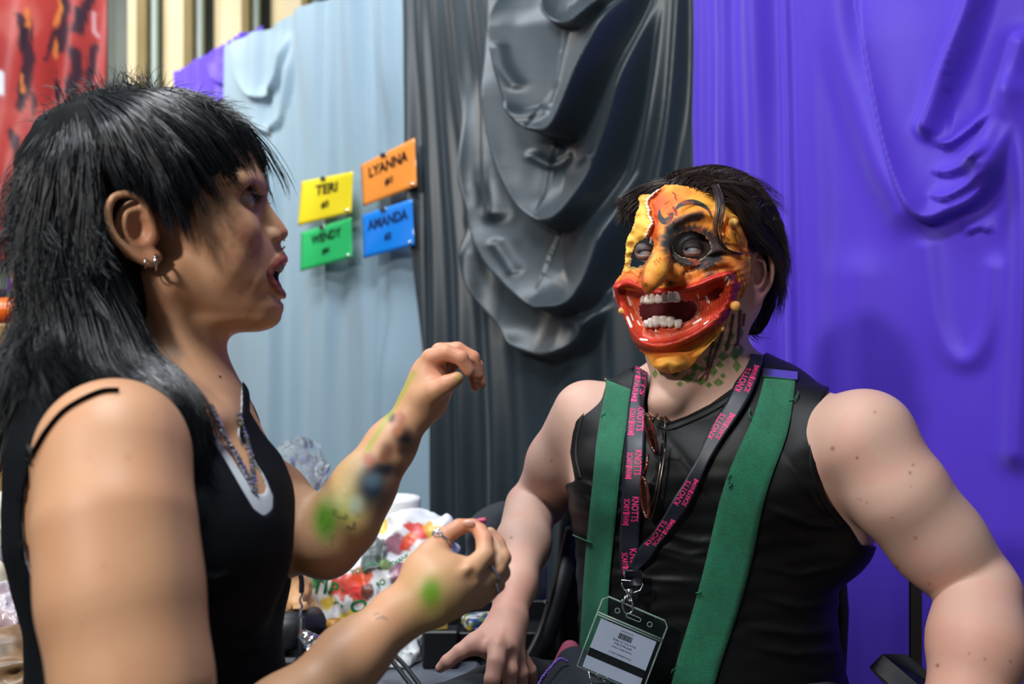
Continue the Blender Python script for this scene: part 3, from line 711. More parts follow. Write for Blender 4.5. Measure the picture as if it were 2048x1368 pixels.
# necklace of small faceted links
nk = empty('chain_necklace', P(505, 990, .92)); tag(nk, 'silver chain necklace round the neck of the person in profile', 'necklace')
full = Sdf([('+', wb, 0), ('+', Sdf([('+', wt, 0)]).disp(lambda p: np.full(p.shape[:-1], -.0005, f32)), 0)])
ch = MB()
for pts in ([(418, 822), (432, 855), (450, 888), (468, 915), (484, 945), (496, 968), (504, 986)], [(470, 832), (480, 862), (490, 892), (497, 920), (501, 950), (504, 974), (506, 988)]):
    c = catmull(pts, 10); c = c[:, :2]; p_, g_ = surf(c, .0042, full, .6); L_ = np.r_[0, np.cumsum(np.linalg.norm(np.diff(p_, axis=0), axis=1))]
    for i, s_ in enumerate(np.arange(0, L_[-1], .0048)):
        q = np.array([np.interp(s_, L_, p_[:, k]) for k in range(3)]); ch.ball(q, (.0031, .0025, .0028), 6, 5, rotz(i*1.3))
    ch.tube(p_, .0008, 5)
adopt(ch.build('links', M['silver'], sm=False), nk)
def hoop(name, c, n, R_, r_, label, gap=0, grp=None):
    Rf = frame(n); c = np.array(c); e = empty(name, c); tag(e, label, 'earring' if 'earring' in name else 'ring', grp)
    b = MB().tube([Rf@[R_*math.cos(a), R_*math.sin(a), 0] for a in np.linspace(gap, 2*PI-gap, 29)[:-1 if gap == 0 else 29]], r_, 10, closed=gap == 0); b.build('band', M['silver'], e); return e, Rf
hoop('hoop_earring', Hd(347, 538, -.082), (.9, .35, 0), .0072, .0015, 'larger silver hoop earring at the front of the ear lobe'); hoop('hoop_earring', Hd(331, 540, -.086), (.9, .35, 0), .0048, .0008, 'thin small silver hoop earring behind the larger hoop')
hoop('nose_ring', Hd(557, 485, -.002), (.35, 1, .1), .0058, .0010, 'small dark silver ring through the nose of the person in profile', .5)
def finger_ring(a, b, at, R_, label, stone=False):
    d_ = P(*b)-P(*a); c = P(*a)+d_*at; e, Rf = hoop('finger_ring', c, d_, R_, .0016, label)
    if stone:
        st = MB(); u = Rf.T@np.array([-.45, -.75, .5]); u[2] = 0; u /= np.linalg.norm(u); k = Rf@(u*(R_+.0018)); 
        for q in range(5): st.ball(k+np.array([math.cos(q*1.26)*.003, 0, math.sin(q*1.26)*.003]), .0021, 8, 6)
        st.ball(k, .0034, 8, 6); st.build('stone', mat('clear faceted stone', (.9, .92, .95), rough=.05, metal=.8), e)
finger_ring((866, 1106, .966), (890, 1072, .976), .75, .0104, 'silver ring with a stone on the thumb of the near hand', True)
finger_ring((960, 1166, .956), (992, 1140, .966), .75, .0098, 'plain broad silver ring on the middle finger of the near hand')
finger_ring((962, 1184, .972), (990, 1166, .980), .80, .0095, 'plain silver ring on the ring finger of the near hand')
# thumbnail
adopt(MB().ball(P(938, 1047, .976), (.0062, .0026, .0042), 14, 10, frame([.15, -.5, .85])).build('thumbnail', mat('nail', lin(230, 180, 165), rough=.2)), wom)
# trousers and shoes below the frame
tr = Sdf(); hip = np.array([-.345, 1.0, .95]); tr.add(Ell(hip, (.115, .165, .14)), 0)
for sy in (-.09, .09):
    tr.chain([(hip+[0, sy, -.06], .085), (hip+[.01, sy*1.1, -.48], .058), (hip+[-.01, sy*1.2, -.87], .046)], .04, .03)
    sh = MB().box(hip+[.05, sy*1.2, -.905], (.25, .09, .09), bev=.03); adopt(sh.build('shoe', M['rubber']), wom)
tr.cap(Half([0, 0, 1.02], [0, 0, 1]), .01)
sdf_obj('trousers', tr, (-.60, .72, .03), (-.1, 1.3, 1.04), .007, M['denim'], wom)
# ================================================================ latex monster mask
MX0, MX1, MY0, MY1 = 1195, 1540, 345, 775
gx, gy = np.meshgrid(np.arange(MX0, MX1), np.arange(MY0, MY1), indexing='ij'); gx = gx.astype(float); gy = gy.astype(float)
def G(cx, cy, wx, wy, a=0.0):
    dx, dy = gx-cx, gy-cy; c, s = math.cos(a), math.sin(a); return np.exp(-((dx*c+dy*s)/wx)**2-((-dx*s+dy*c)/wy)**2)
def Rg(pts, w, taper=True, n=6):
    d, t = pdist(gx, gy, catmull(pts, n).tolist()); k = np.exp(-(d/w)**2)
    return k*(np.clip(np.sin(np.clip(t, 0, 1)*PI)*2.2, 0, 1) if taper else 1)
UP_LIP = [(1229, 572), (1255, 568), (1283, 577), (1318, 584), (1350, 583), (1395, 571), (1432, 557), (1462, 548)]
LO_LIP = [(1229, 582), (1240, 615), (1256, 650), (1275, 680), (1305, 692), (1345, 688), (1390, 670), (1430, 642), (1455, 608), (1468, 570)]
MOUTH = [(1280, 612), (1290, 606), (1362, 600), (1374, 603), (1386, 602), (1396, 611), (1394, 622), (1388, 634), (1372, 644), (1340, 640), (1300, 642), (1286, 645), (1283, 634), (1278, 624)]
EYE_R = [(1343, 487), (1350, 473), (1366, 463), (1388, 462), (1408, 470), (1420, 486), (1422, 500), (1412, 511), (1400, 520), (1385, 517), (1362, 514), (1348, 503)]
EYE_L = [(1270, 492), (1284, 480), (1302, 474), (1308, 486), (1302, 508), (1290, 526), (1276, 534), (1262, 533), (1264, 512)]
OUT = [(1302, 387), (1318, 377), (1330, 369), (1352, 369), (1386, 374), (1414, 383), (1432, 394), (1450, 402), (1468, 412), (1480, 424), (1482, 442), (1492, 455), (1495, 480), (1496, 500), (1502, 515), (1502, 545), (1500, 565), (1492, 585), (1484, 597), (1474, 604),
       (1462, 622), (1452, 648), (1440, 668), (1420, 690), (1398, 715), (1382, 735), (1362, 744), (1340, 748), (1318, 744), (1302, 730), (1292, 712), (1272, 695), (1262, 678), (1256, 655), (1246, 634), (1236, 612), (1225, 590), (1223, 574), (1230, 562), (1243, 548), (1248, 534),
       (1250, 515), (1251, 498), (1252, 480), (1256, 470), (1262, 462), (1268, 445), (1271, 425), (1276, 416), (1279, 405), (1274, 398), (1278, 388), (1290, 388)]
dome = np.clip(1-np.hypot((gx-1372)/158, (gy-560)/np.where(gy < 560, 212, 290))**2.3, 0, 1)**.5
D = 1.440-.100*dome
D += .012*smooth(1372, 1235, gx)            # far side of the turned face recedes
H = np.zeros_like(D)
H += .004*Rg([(1330, 400), (1318, 430), (1318, 480)], 14)
H += .011*Rg([(1338, 458), (1362, 436), (1398, 425), (1432, 432), (1452, 452)], 12)
H += .004*Rg([(1345, 425), (1385, 405), (1430, 412), (1458, 440)], 9)
H -= .004*Rg([(1348, 440), (1390, 414), (1440, 420)], 4)
H -= .012*G(1383, 492, 44, 28); H -= .012*G(1284, 505, 26, 26)
H += .006*Rg([(1340, 505), (1362, 523), (1395, 528), (1420, 515), (1432, 490)], 8)
# cheek: rolls of latex wrapped round the mouth corner
H += .013*G(1440, 545, 45, 26); H += .008*Rg([(1392, 545), (1425, 528), (1458, 524), (1482, 540), (1490, 568), (1482, 596), (1462, 625)], 9)
H -= .005*Rg([(1385, 530), (1420, 514), (1462, 510), (1492, 530)], 4); H += .005*Rg([(1400, 512), (1440, 500), (1480, 505), (1498, 530)], 6)
H -= .005*Rg([(1420, 545), (1450, 535), (1472, 548), (1476, 575)], 4); H += .004*Rg([(1400, 556), (1440, 542), (1464, 552)], 4)
H -= .005*Rg([(1478, 545), (1486, 570), (1478, 600), (1455, 632)], 3.5)
H -= .004*Rg([(1365, 545), (1392, 536), (1425, 520)], 4); H -= .003*Rg([(1440, 490), (1470, 492), (1490, 505)], 3)
for a, b in (((1246, 545), (1280, 556)), ((1240, 558), (1278, 566)), ((1256, 538), (1284, 548))):
    H += .004*Rg([a, ((a[0]+b[0])/2, a[1]-3), b], 4)
H += .010*G(1262, 562, 26, 14)
# lips
H += .013*Rg(UP_LIP, 9.5, False); H += .017*Rg(LO_LIP, 12.5, False)
H += .009*G(1458, 562, 15, 16); H += .008*G(1234, 580, 10, 14)
ins = smooth(4, -14, polysd(gx, gy, [(1245, 585), (1283, 590), (1350, 592), (1400, 582), (1448, 565), (1445, 600), (1415, 632), (1375, 655), (1320, 668), (1285, 662), (1262, 630)]))
H -= .010*ins
for i in range(9):                         # grooves of the stretched cheeks inside the mouth
    a = 1404+i*5.2; H -= .0022*Rg([(a, 578+i*-1.4), (a-3, 606), (a-12, 636-i*2)], 2.0)
    H -= .0016*Rg([(1250+i*3.2, 590), (1256+i*3.0, 618), (1266+i*2.4, 650)], 1.5)
H += .0055*Rg([(1278, 600), (1300, 594), (1335, 590), (1366, 594), (1392, 600)], 6); H += .007*Rg([(1284, 648), (1320, 655), (1360, 653), (1392, 638)], 7)
# chin
H -= .007*Rg([(1270, 697), (1300, 707), (1345, 704), (1388, 690), (1425, 665)], 7, False)
H += .024*G(1338, 727, 36, 20); H += .006*G(1320, 735, 12, 9); H += .006*G(1358, 733, 12, 9); H -= .002*G(1338, 738, 5, 10)
H -= .003*Rg([(1375, 712), (1400, 700), (1430, 672)], 3); H += .004*Rg([(1385, 716), (1410, 700), (1440, 668)], 5)
# lump by the temple
H += .014*G(1466, 440, 20, 24); H -= .009*G(1455, 450, 6, 16, .3); H += .007*G(1478, 470, 12, 18); H -= .006*Rg([(1448, 420), (1446, 450), (1462, 485), (1488, 505)], 4)
H += .006*G(1484, 555, 12, 30)
H += .004*Rg([(1455, 412), (1475, 425), (1480, 450)], 5); H -= .004*Rg([(1470, 465), (1478, 485), (1492, 500)], 3)
# melted drips of the broken left piece
for a, b, r_, h_ in ((1283, 396, 9, .010), (1275, 425, 8, .010), (1272, 445, 9, .007), (1290, 452, 14, .010), (1262, 458, 8, .008), (1258, 482, 8, .009), (1254, 505, 7, .008), (1251, 524, 6, .007), (1300, 400, 10, .005), (1295, 425, 9, .004), (1282, 470, 10, .006), (1303, 385, 6, .006)):
    H += h_*G(a, b, r_, r_)
TEAR = [(1318, 378), (1306, 389), (1295, 398), (1293, 408), (1298, 420), (1297, 430), (1303, 440), (1304, 448), (1298, 456), (1296, 465), (1291, 473)]
dT, tT = pdist(gx, gy, TEAR); jag = 1.6*np.sin(gy*.9)+1.2*np.sin(gy*2.3)
H += .006*np.exp(-((dT-jag*.4)/4)**2); H -= .006*np.exp(-(pdist(gx, gy, [(x+8, y) for x, y in TEAR])[0]/4)**2)
gp = np.stack([gx*.0007, gy*.0007, gx*0], -1)
H += .0011*fbm(gp, 60, 3)+.0006*np.sin(.22*gx+.5*gy+4*vnoise(gp, 30))*smooth(520, 545, gy)*smooth(1400, 1440, gx)
D = D-H
gXr, gYr = np.gradient(D); GR = np.minimum(np.sqrt(1+(gXr*F/1.35)**2+(gYr*F/1.35)**2), 6)
def samp(A, x, y):
    x = np.clip(x-MX0, 0, A.shape[0]-1.01); y = np.clip(y-MY0, 0, A.shape[1]-1.01); i = x.astype(int); j = y.astype(int); u = x-i; v = y-j
    return A[i, j]*(1-u)*(1-v)+A[i+1, j]*u*(1-v)+A[i, j+1]*(1-u)*v+A[i+1, j+1]*u*v
class Relief:
    def __init__(s, off): s.off = off
    def d(s, p):
        x, y = toPx(p); return (samp(D, x, y)+s.off-p[..., 1])/samp(GR, x, y)
class Edge:                                 # ragged outline, torn openings
    def __init__(s, pts, amp, inv=False): s.pts, s.amp, s.inv = pts, amp, inv
    def d(s, p):
        x, y = toPx(p); j = s.amp*(np.sin(x*.55+y*.31)+np.sin(y*.83-x*.27)+.6*np.sin(x*1.7+y*1.1))
        return (polysd(x, y, s.pts)+j)*p[..., 1]/F
mk = Sdf()
mk.add(Relief(0.0), 0)
# long hooked nose, nostril wing, warts
def dp(x, y, o): return P(x, y, float(samp(D, np.array([x*1.]), np.array([y*1.]))[0])+o)
nose = [(dp(1331, 462, .004), .006), (dp(1329, 490, -.006), .0085), (P(1320, 520, 1.312), .0145), (P(1309, 548, 1.292), .0155), (P(1300, 566, 1.284), .0105), (P(1296, 579, 1.286), .0055)]
mk.chain([(p, r) for p, r in nose], .012, .006)
mk.add(Ell(P(1350, 545, 1.328), (.0135, .014, .0125)), .008)
mk.add(Ell(P(1292, 548, 1.330), (.006, .012, .012)), .006)
mk.add(Cone(P(1362, 560, 1.345), P(1335, 567, 1.335), .004, .003), .004)
mk.cap(Relief(.0032+.0), .001) if False else None
inner = Sdf([('+', Relief(.0032), 0)])
mk.sub(inner, .0006)
mk.sub(Ell(P(1340, 566, 1.312), (.0075, .012, .0065)), .002)
mk.cap(Edge(OUT, .5), .0012)
mk.sub(Edge(MOUTH, -.7), .001); mk.sub(Edge(EYE_R, .5), .001); mk.sub(Edge(EYE_L, .8), .001)
for a, b, r, o in ((1467, 446, 10, -.009), (1471, 612, 10.5, -.004), (1444, 657, 6, -.003), (1242, 622, 6, .0), (1446, 470, 4, -.003), (1440, 590, 3, -.002)):
    c = dp(min(a, 1462), b, o); c[0] = (a-1024)/F*c[1]; mk.add(Ell(c, (r*.00068, r*.00068, r*.00068)), .003)

YEL, ORA, RED, DRD, BLK = lin(236, 172, 66), lin(226, 120, 44), lin(190, 34, 22), lin(96, 10, 12), lin(33, 38, 44)
def mask_col(V):
    x, y = toPx(V); n = fbm(V, 26); n2 = fbm(V+4, 70); n3 = fbm(V, 190); N_ = len(V)
    C = np.tile(np.array(YEL), (N_, 1)); C = blend(C, .12+.55*smooth(-.25, .5, n), ORA)
    g = lambda a, b, wx, wy, r=0: np.exp(-(((x-a)*math.cos(r)+(y-b)*math.sin(r))/wx)**2-((-(x-a)*math.sin(r)+(y-b)*math.cos(r))/wy)**2)
    ln = lambda pts, w0, w1: smooth(w0, w1, pdist(x, y, catmull(pts, 5).tolist())[0])
    left = x < np.interp(y, [380, 398, 410, 425, 440, 455, 475], [316, 295, 293, 298, 303, 300, 290])+1000*np.ones(N_)
    left &= y < 540
    C = blend(C, .75*left, lin(236, 184, 78))
    # reds over the forehead, temple and cheeks
    C = blend(C, .85*g(1312, 430, 13, 45)*~left, RED); C = blend(C, .5*g(1325, 400, 22, 20), RED); C = blend(C, .75*g(1308, 472, 9, 26)*(1-left), RED)
    C = blend(C, .6*g(1344, 425, 16, 12), lin(205, 60, 30)); C = blend(C, .35*g(1400, 380, 40, 10), lin(214, 92, 40))
    C = blend(C, .45*g(1315, 500, 12, 22), ORA)
    C = blend(C, .85*ln([(1440, 395), (1470, 415), (1484, 445), (1492, 475), (1496, 508)], 8, 2)*smooth(-.6, .2, n2), lin(190, 30, 20))
    C = blend(C, .5*g(1460, 455, 22, 22), lin(206, 92, 40)); C = blend(C, .45*g(1478, 500, 16, 30), lin(190, 70, 36))
    C = blend(C, .85*g(1258, 560, 26, 13, .2)*smooth(-.9, .1, n2+.3), RED); C = blend(C, .7*g(1290, 560, 20, 16), lin(196, 62, 34))
    C = blend(C, .4*g(1440, 530, 55, 14, -.15), lin(205, 96, 46)); C = blend(C, .55*g(1385, 560, 40, 9, -.25), lin(196, 62, 34))
    for pts in ([(1385, 532), (1420, 515), (1462, 510), (1490, 530)], [(1420, 545), (1450, 535), (1472, 548), (1478, 578)], [(1478, 540), (1488, 570), (1480, 600), (1455, 634)],
                [(1368, 546), (1392, 537), (1425, 521)], [(1440, 490), (1470, 494), (1492, 508)], [(1402, 560), (1438, 546), (1462, 555)]):
        C = blend(C, .55*ln(pts, 7, 1.5), lin(112, 40, 34))
    # black patches round the eyes, feathered with brush streaks
    th = np.arctan2(y-492, x-1384); st = .22*np.sin(th*23)+.16*np.sin(th*41+1)+.1*n3
    rr = np.hypot((x-1386-.25*(y-492))/66, (y-494)/46)
    C = blend(C, .97*smooth(1.14, .84, rr+st*.16), BLK)
    C = blend(C, .95*smooth(14, 5, pdist(x, y, [(1338, 460), (1352, 448), (1372, 438), (1400, 432)])[0]+2*n3), BLK)
    C = blend(C, .6*smooth(16, 5, pdist(x, y, [(1400, 525), (1412, 536), (1420, 545)])[0]+4*n3), BLK)
    C = blend(C, .6*smooth(12, 3, pdist(x, y, [(1322, 478), (1334, 486)])[0]+3*n3), BLK)
    C = blend(C, .8*smooth(9, 2, np.abs(polysd(x, y, EYE_L))+3*n3)*(y > 505), BLK)
    # brow swirl
    sw = catmull([(1319, 420), (1320, 434), (1329, 443), (1340, 437), (1344, 428)], 6).tolist(); d1, t1 = pdist(x, y, sw)
    C = blend(C, smooth(1.2, -.6, d1-1.0-5.2*np.sin(t1*PI*.85)), lin(52, 52, 52))
    sw = catmull([(1350, 420), (1362, 409), (1382, 404), (1402, 409), (1417, 420), (1425, 437)], 6).tolist(); d1, t1 = pdist(x, y, sw)
    C = blend(C, smooth(1.2, -.6, d1-.6-4.6*np.sin(t1**.7*PI)), lin(52, 52, 52))
    for a, b, q, w_ in ((1346, 387, 1352, 2.2), (1350, 396, 1353, 2.8), (1338, 404, 1330, 1.8), (1347, 417, 1350, 4), (1352, 425, 1352, 4.5), (1337, 430, 1342, 3), (1313, 521, 1318, 2.2), (1309, 525, 1312, 3.2), (1320, 517, 1320, 1.6), (1436, 542, 1437, 1.3), (1350, 440, 1351, 2)):
        C = blend(C, .9*smooth(w_, w_*.4, pdist(x, y, [(a, b-2), (q, b+4)])[0]), lin(140, 22, 18))
    # lips
    up = pdist(x, y, catmull(UP_LIP, 5).tolist())[0]; lo = pdist(x, y, catmull(LO_LIP, 5).tolist())[0]
    inside = polysd(x, y, [(1229, 574), (1283, 584), (1350, 588), (1400, 576), (1462, 552), (1466, 575), (1450, 612), (1428, 642), (1388, 668), (1342, 684), (1300, 688), (1272, 675), (1252, 640), (1236, 605)])
    C = blend(C, .95*smooth(11, 6, up+1.2*n3), lin(184, 28, 20)); C = blend(C, .95*smooth(16, 10, lo+1.2*n3), lin(186, 30, 20))
    C = blend(C, .92*smooth(3, -4, inside), lin(196, 58, 40)); C = blend(C, .8*smooth(-6, 0, inside)*(inside < 0), lin(120, 14, 14))
    C = blend(C, .6*smooth(8, 2, np.abs(lo-13))*(inside > 2)*(y > 600), lin(120, 22, 20))
    C = blend(C, .85*ln([(1243, 584), (1262, 588), (1284, 592)], 9, 3), DRD); C = blend(C, .9*g(1430, 585, 20, 16, -.6), DRD)
    C = blend(C, .55*smooth(.1, .6, np.sin(x*1.15+n2*2))*((x > 1396) & (inside < -3)), lin(130, 18, 16))
    C = blend(C, .8*smooth(7, 2, np.abs(pdist(x, y, MOUTH+[MOUTH[0]])[0]-4)), lin(206, 96, 72)); C = blend(C, .9*smooth(2.2, .8, pdist(x, y, MOUTH+[MOUTH[0]])[0]), lin(222, 150, 120))
    C = blend(C, .35*g(1462, 560, 9, 12), lin(225, 110, 60))
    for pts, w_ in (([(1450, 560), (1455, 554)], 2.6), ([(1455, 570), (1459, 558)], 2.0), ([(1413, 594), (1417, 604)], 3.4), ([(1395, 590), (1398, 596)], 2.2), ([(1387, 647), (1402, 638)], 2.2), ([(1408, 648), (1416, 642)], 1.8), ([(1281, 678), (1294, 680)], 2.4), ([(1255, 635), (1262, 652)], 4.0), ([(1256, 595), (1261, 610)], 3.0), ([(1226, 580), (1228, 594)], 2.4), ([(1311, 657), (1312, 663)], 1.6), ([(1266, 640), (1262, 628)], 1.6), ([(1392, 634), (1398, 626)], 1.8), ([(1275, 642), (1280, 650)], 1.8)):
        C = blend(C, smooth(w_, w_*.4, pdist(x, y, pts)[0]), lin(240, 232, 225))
    # pale foam core along the tear and torn edges
    t_ = pdist(x, y, TEAR)[0]-1.0*np.sin(y*.9)-.7*np.sin(y*2.3); C = blend(C, smooth(3.6, 1.4, t_)*smooth(-.9, -.2, n3), lin(238, 226, 212))
    C = blend(C, .8*smooth(1.6, .6, np.abs(polysd(x, y, EYE_R))), lin(196, 168, 128)); C = blend(C, .7*smooth(1.6, .6, np.abs(polysd(x, y, OUT)))*smooth(.0, .3, n2), lin(225, 150, 90))
    # chin lighter yellow, nose yellow with red in the folds
    C = blend(C, .7*g(1338, 728, 38, 18), lin(240, 180, 74)); C = blend(C, .55*ln([(1272, 700), (1300, 708), (1345, 705), (1390, 690), (1425, 664)], 9, 3), lin(196, 78, 30))
    C = blend(C, .7*g(1306, 550, 16, 34, .3)*(V[:, 1] < 1.318), lin(238, 176, 70)); C = blend(C, .7*ln([(1298, 500), (1285, 540), (1283, 562)], 7, 3)*(y > 500), lin(150, 60, 30))
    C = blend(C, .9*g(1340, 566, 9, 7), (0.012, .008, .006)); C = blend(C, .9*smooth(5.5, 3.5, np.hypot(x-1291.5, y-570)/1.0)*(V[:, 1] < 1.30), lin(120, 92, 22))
    for a, b, r in ((1467, 446, 10), (1471, 612, 11.5), (1444, 657, 7), (1242, 622, 7)): C = blend(C, .85*smooth(r, r-2.5, np.hypot(x-a, y-b)), lin(228, 178, 96))
    C = blend(C, .55*smooth(3, 1, np.abs(np.hypot(x-1467, y-446)-12)), lin(120, 42, 24))
    C = blend(C, .35*smooth(.15, .6, n2)*(~left), lin(200, 84, 36))
    # fine painted wrinkles on brow
    C = blend(C, .35*smooth(.5, 1, np.sin(y*1.4+x*.12+2*n))*g(1375, 428, 28, 8, -.3), lin(150, 92, 40))
    C = blend(C, 1.0*(V[:, 1] > samp(D, x, y)+.0024)*(V[:, 1] > 1.32), lin(206, 150, 92))
    return C
mask_root = empty('monster_mask', P(1355, 560, 1.36))
tag(mask_root, 'yellow and red latex monster mask with hooked nose and huge grin on the seated person', 'mask')
MASKV, MASKQ = nets(mk, (.12, 1.24, 1.35), (.37, 1.47, 1.70), .0009, relax=2)
mme = mesh_np('mask_shell', MASKV, MASKQ); colour(mme, mask_col(MASKV))
mx_, my_ = toPx(MASKV)
inl = polysd(mx_, my_, [(1222, 566), (1283, 574), (1350, 574), (1400, 562), (1470, 538), (1480, 575), (1462, 622), (1430, 660), (1388, 684), (1342, 700), (1300, 704), (1264, 690), (1240, 640)])
gl = np.where(inl < 0, .34, .6)*np.ones(len(MASKV)); at = mme.attributes.new('Gloss', 'FLOAT', 'POINT'); at.data.foreach_set('value', gl.astype(f32))
adopt(link('mask_shell', mme, M['latex']), mask_root); print('mask', len(MASKV), flush=True)
# teeth: worn latex blocks in two rows
M['tooth'] = mat('latex teeth', lin(226, 214, 205), rough=.35, bump=('noise', 500, .0006, .7), mottle=(220, lin(188, 150, 130), .6))
M['gum'] = mat('dark red inner mouth', lin(116, 18, 20), rough=.45, bump=('noise', 220, .001, .5), mottle=(60, lin(150, 40, 34), .7))
def teeth(row, zoff):
    for (px, py, w_, h_, o) in row:
        o -= .0045; b_ = MB().ball((0, 0, 0), 1, 22, 16); v = np.array(b_.v); v = np.sign(v)*np.abs(v)**.62; v /= .92
        v = v*np.array([w_*.00068*.56, .0052, h_*.00068*.54]); v[:, 0] *= 1+zoff*-1*-.14*np.sign(v[:, 2])*np.abs(v[:, 2])/(h_*.00034); c = dp(px, py, o)
        v = v@rotz(random.uniform(-.15, .15)).T; v += (.0006*fbm(v+c, 240, 2))[:, None]*np.sign(v); b_.v = [tuple(q) for q in v+c]; adopt(b_.build('tooth', M['tooth']), mask_root)
teeth([(1285, 600, 8, 14, -.001), (1294, 599, 10, 17, -.002), (1305, 597, 11, 19, -.003), (1317, 596, 11, 19, -.003), (1329, 595, 12, 18, -.003), (1341, 594, 11, 18, -.003), (1352, 594, 13, 18, -.003)], -1)
teeth([(1292, 648, 8, 13, -.003), (1301, 646, 10, 17, -.004), (1313, 643, 14, 20, -.005), (1327, 643, 15, 20, -.005), (1342, 644, 14, 19, -.005), (1356, 648, 13, 17, -.004)], 1)
# ================================================================ things worn by the seated person
class Ribbon:
    """band lying on a surface: centreline and widths measured on the photo, traced to the real surface"""
    def __init__(s, pts, widths, lift, n=60, m=6, sdf=None, ends=None):
        c = catmull([(*p, w) for p, w in zip(pts, widths)], 10); d = np.hypot(*np.diff(c[:, :2], axis=0).T); L = np.r_[0, np.cumsum(d)]
        t = np.linspace(0, L[-1], n); c = np.stack([np.interp(t, L, c[:, i]) for i in range(3)], 1)
        T = np.gradient(c[:, :2], axis=0); T /= np.linalg.norm(T, axis=1)[:, None]; N = np.stack([-T[:, 1], T[:, 0]], 1)
        U = np.linspace(-.5, .5, m+1); q = c[:, None, :2]+N[:, None]*U[None, :, None]*c[:, None, 2:3]
        p, g, ok_ = hit(sdf or shirt, *q.reshape(-1, 2).T, 1.0, 1.75); p = p+g*lift; s.p = p.reshape(n, m+1, 3); s.g = g.reshape(n, m+1, 3)
        bad = (~ok_.reshape(n, m+1)).any(1) | (np.abs(np.diff(s.p[:, m//2, 1], prepend=s.p[0, m//2, 1])) > .03)
        k = next((i for i in range(n-2) if not bad[i:i+3].any()), 0); st = float(np.linalg.norm(s.p[k+2, m//2]-s.p[k+1, m//2])); dn = s.p[k, m//2]-s.p[k+1, m//2]; a0 = math.atan2(dn[2], dn[1])
        for i in range(k-1, -1, -1):   # over the shoulder and down the back
            a0 = max(a0-.35, -1.4); s.p[i] = s.p[i+1]+np.array([0, math.cos(a0)*.009, math.sin(a0)*.009]); s.g[i] = [0, -math.sin(a0), math.cos(a0)]
        for _ in range(4):      # cloth bridges small hollows
            s.p[1:-1] = .5*s.p[1:-1]+.25*(s.p[:-2]+s.p[2:]); s.p[:, 1:-1] = .5*s.p[:, 1:-1]+.25*(s.p[:, :-2]+s.p[:, 2:])
        s.n, s.m = n, m; s.len = float(np.linalg.norm(np.diff(s.p[:, m//2], axis=0), axis=1).sum())
        s.w = float(np.linalg.norm(s.p[n//2, 0]-s.p[n//2, m]))
    def at(s, t, u, up=0.0):
        """t along 0..1, u across -.5...5"""
        a = np.clip(t, 0, 1)*(s.n-1); i = min(int(a), s.n-2); f = a-i; b = (np.clip(u, -.5, .5)+.5)*s.m; j = min(int(b), s.m-1); h = b-j
        S = lambda A: (A[i, j]*(1-f)*(1-h)+A[i+1, j]*f*(1-h)+A[i, j+1]*(1-f)*h+A[i+1, j+1]*f*h)
        g = S(s.g); g = g/np.linalg.norm(g); return S(s.p)+g*up
    def solid(s, name, mt, parent, th=.0016):
        n, m = s.n, s.m+1; g = s.g.copy(); V = np.concatenate([(s.p).reshape(-1, 3), (s.p-g*th).reshape(-1, 3)]); o = n*m; Fq = []
        I = lambda i, j: i*m+j
        for i in range(n-1):
            for j in range(m-1):
                Fq.append((I(i, j), I(i, j+1), I(i+1, j+1), I(i+1, j))); Fq.append((o+I(i, j), o+I(i+1, j), o+I(i+1, j+1), o+I(i, j+1)))
            Fq.append((I(i, 0), I(i+1, 0), o+I(i+1, 0), o+I(i, 0))); Fq.append((I(i, m-1), o+I(i, m-1), o+I(i+1, m-1), I(i+1, m-1)))
        for j in range(m-1):
            Fq.append((I(0, j), o+I(0, j), o+I(0, j+1), I(0, j+1))); Fq.append((I(n-1, j), I(n-1, j+1), o+I(n-1, j+1), o+I(n-1, j)))
        me = mesh_np(name, V, np.array(Fq)); ob = link(name, me, mt); adopt(ob, parent); return ob
    def text(s, mb_, txt, t0, t1, u, h, flip=1, up=.0004, bold=.012):
        """lettering that runs along the band from t0 to t1 at cross position u, letter height h (fraction of width)"""
        v, f = text2d(txt, 1, bold); x0, x1 = v[:, 0].min(), v[:, 0].max(); y0, y1 = v[:, 1].min(), v[:, 1].max()
        mb_.raw([s.at(t0+(t1-t0)*(a-x0)/(x1-x0), u+flip*h*((b-y0)/(y1-y0)-.5), up) for a, b in v], f)
M['webbing'] = mat('green webbing', lin(0, 122, 84), rough=.75, sheen=.15, bump=('Z', 340, .0012, .8), bumps2=(1100, .0008, .9), mottle=(60, lin(0, 98, 66), .6))
M['lanyard'] = mat('navy black satin ribbon', lin(24, 27, 38), rough=.42, bump=('noise', 1500, .0002, .4))
M['pink'] = mat('pink print', lin(226, 48, 118), rough=.6)
M['clear'] = mat('clear plastic', (.92, .97, .97), rough=.05, trans=1.0, ior=1.2, spec=.6)
M['card'] = mat('white card', lin(205, 208, 232), rough=.35)
M['ink'] = mat('black ink', lin(12, 12, 16), rough=.45)
M['tortoise'] = mat('tortoiseshell', lin(40, 16, 9), rough=.12, coat=.6, mottle=(90, lin(120, 48, 18), .7))
M['lens'] = mat('smoked lens', lin(36, 24, 22), rough=.05, trans=.4, ior=1.3)
M['wire'] = mat('dark metal wire', lin(120, 108, 100), rough=.22, metal=1)
S1 = Ribbon([(1296, 712), (1270, 735), (1243, 775), (1228, 850), (1217, 940), (1207, 1040), (1198, 1140), (1192, 1240), (1186, 1340), (1184, 1420)], [40, 50, 52, 54, 52, 52, 50, 50, 50, 50], .004)
S2 = Ribbon([(1560, 704), (1563, 730), (1555, 790), (1538, 860), (1508, 930), (1484, 1000), (1466, 1080), (1447, 1160), (1424, 1240), (1398, 1320), (1378, 1400), (1368, 1440)], [52, 58, 66, 76, 82, 86, 88, 88, 86, 84, 82, 82], .004)
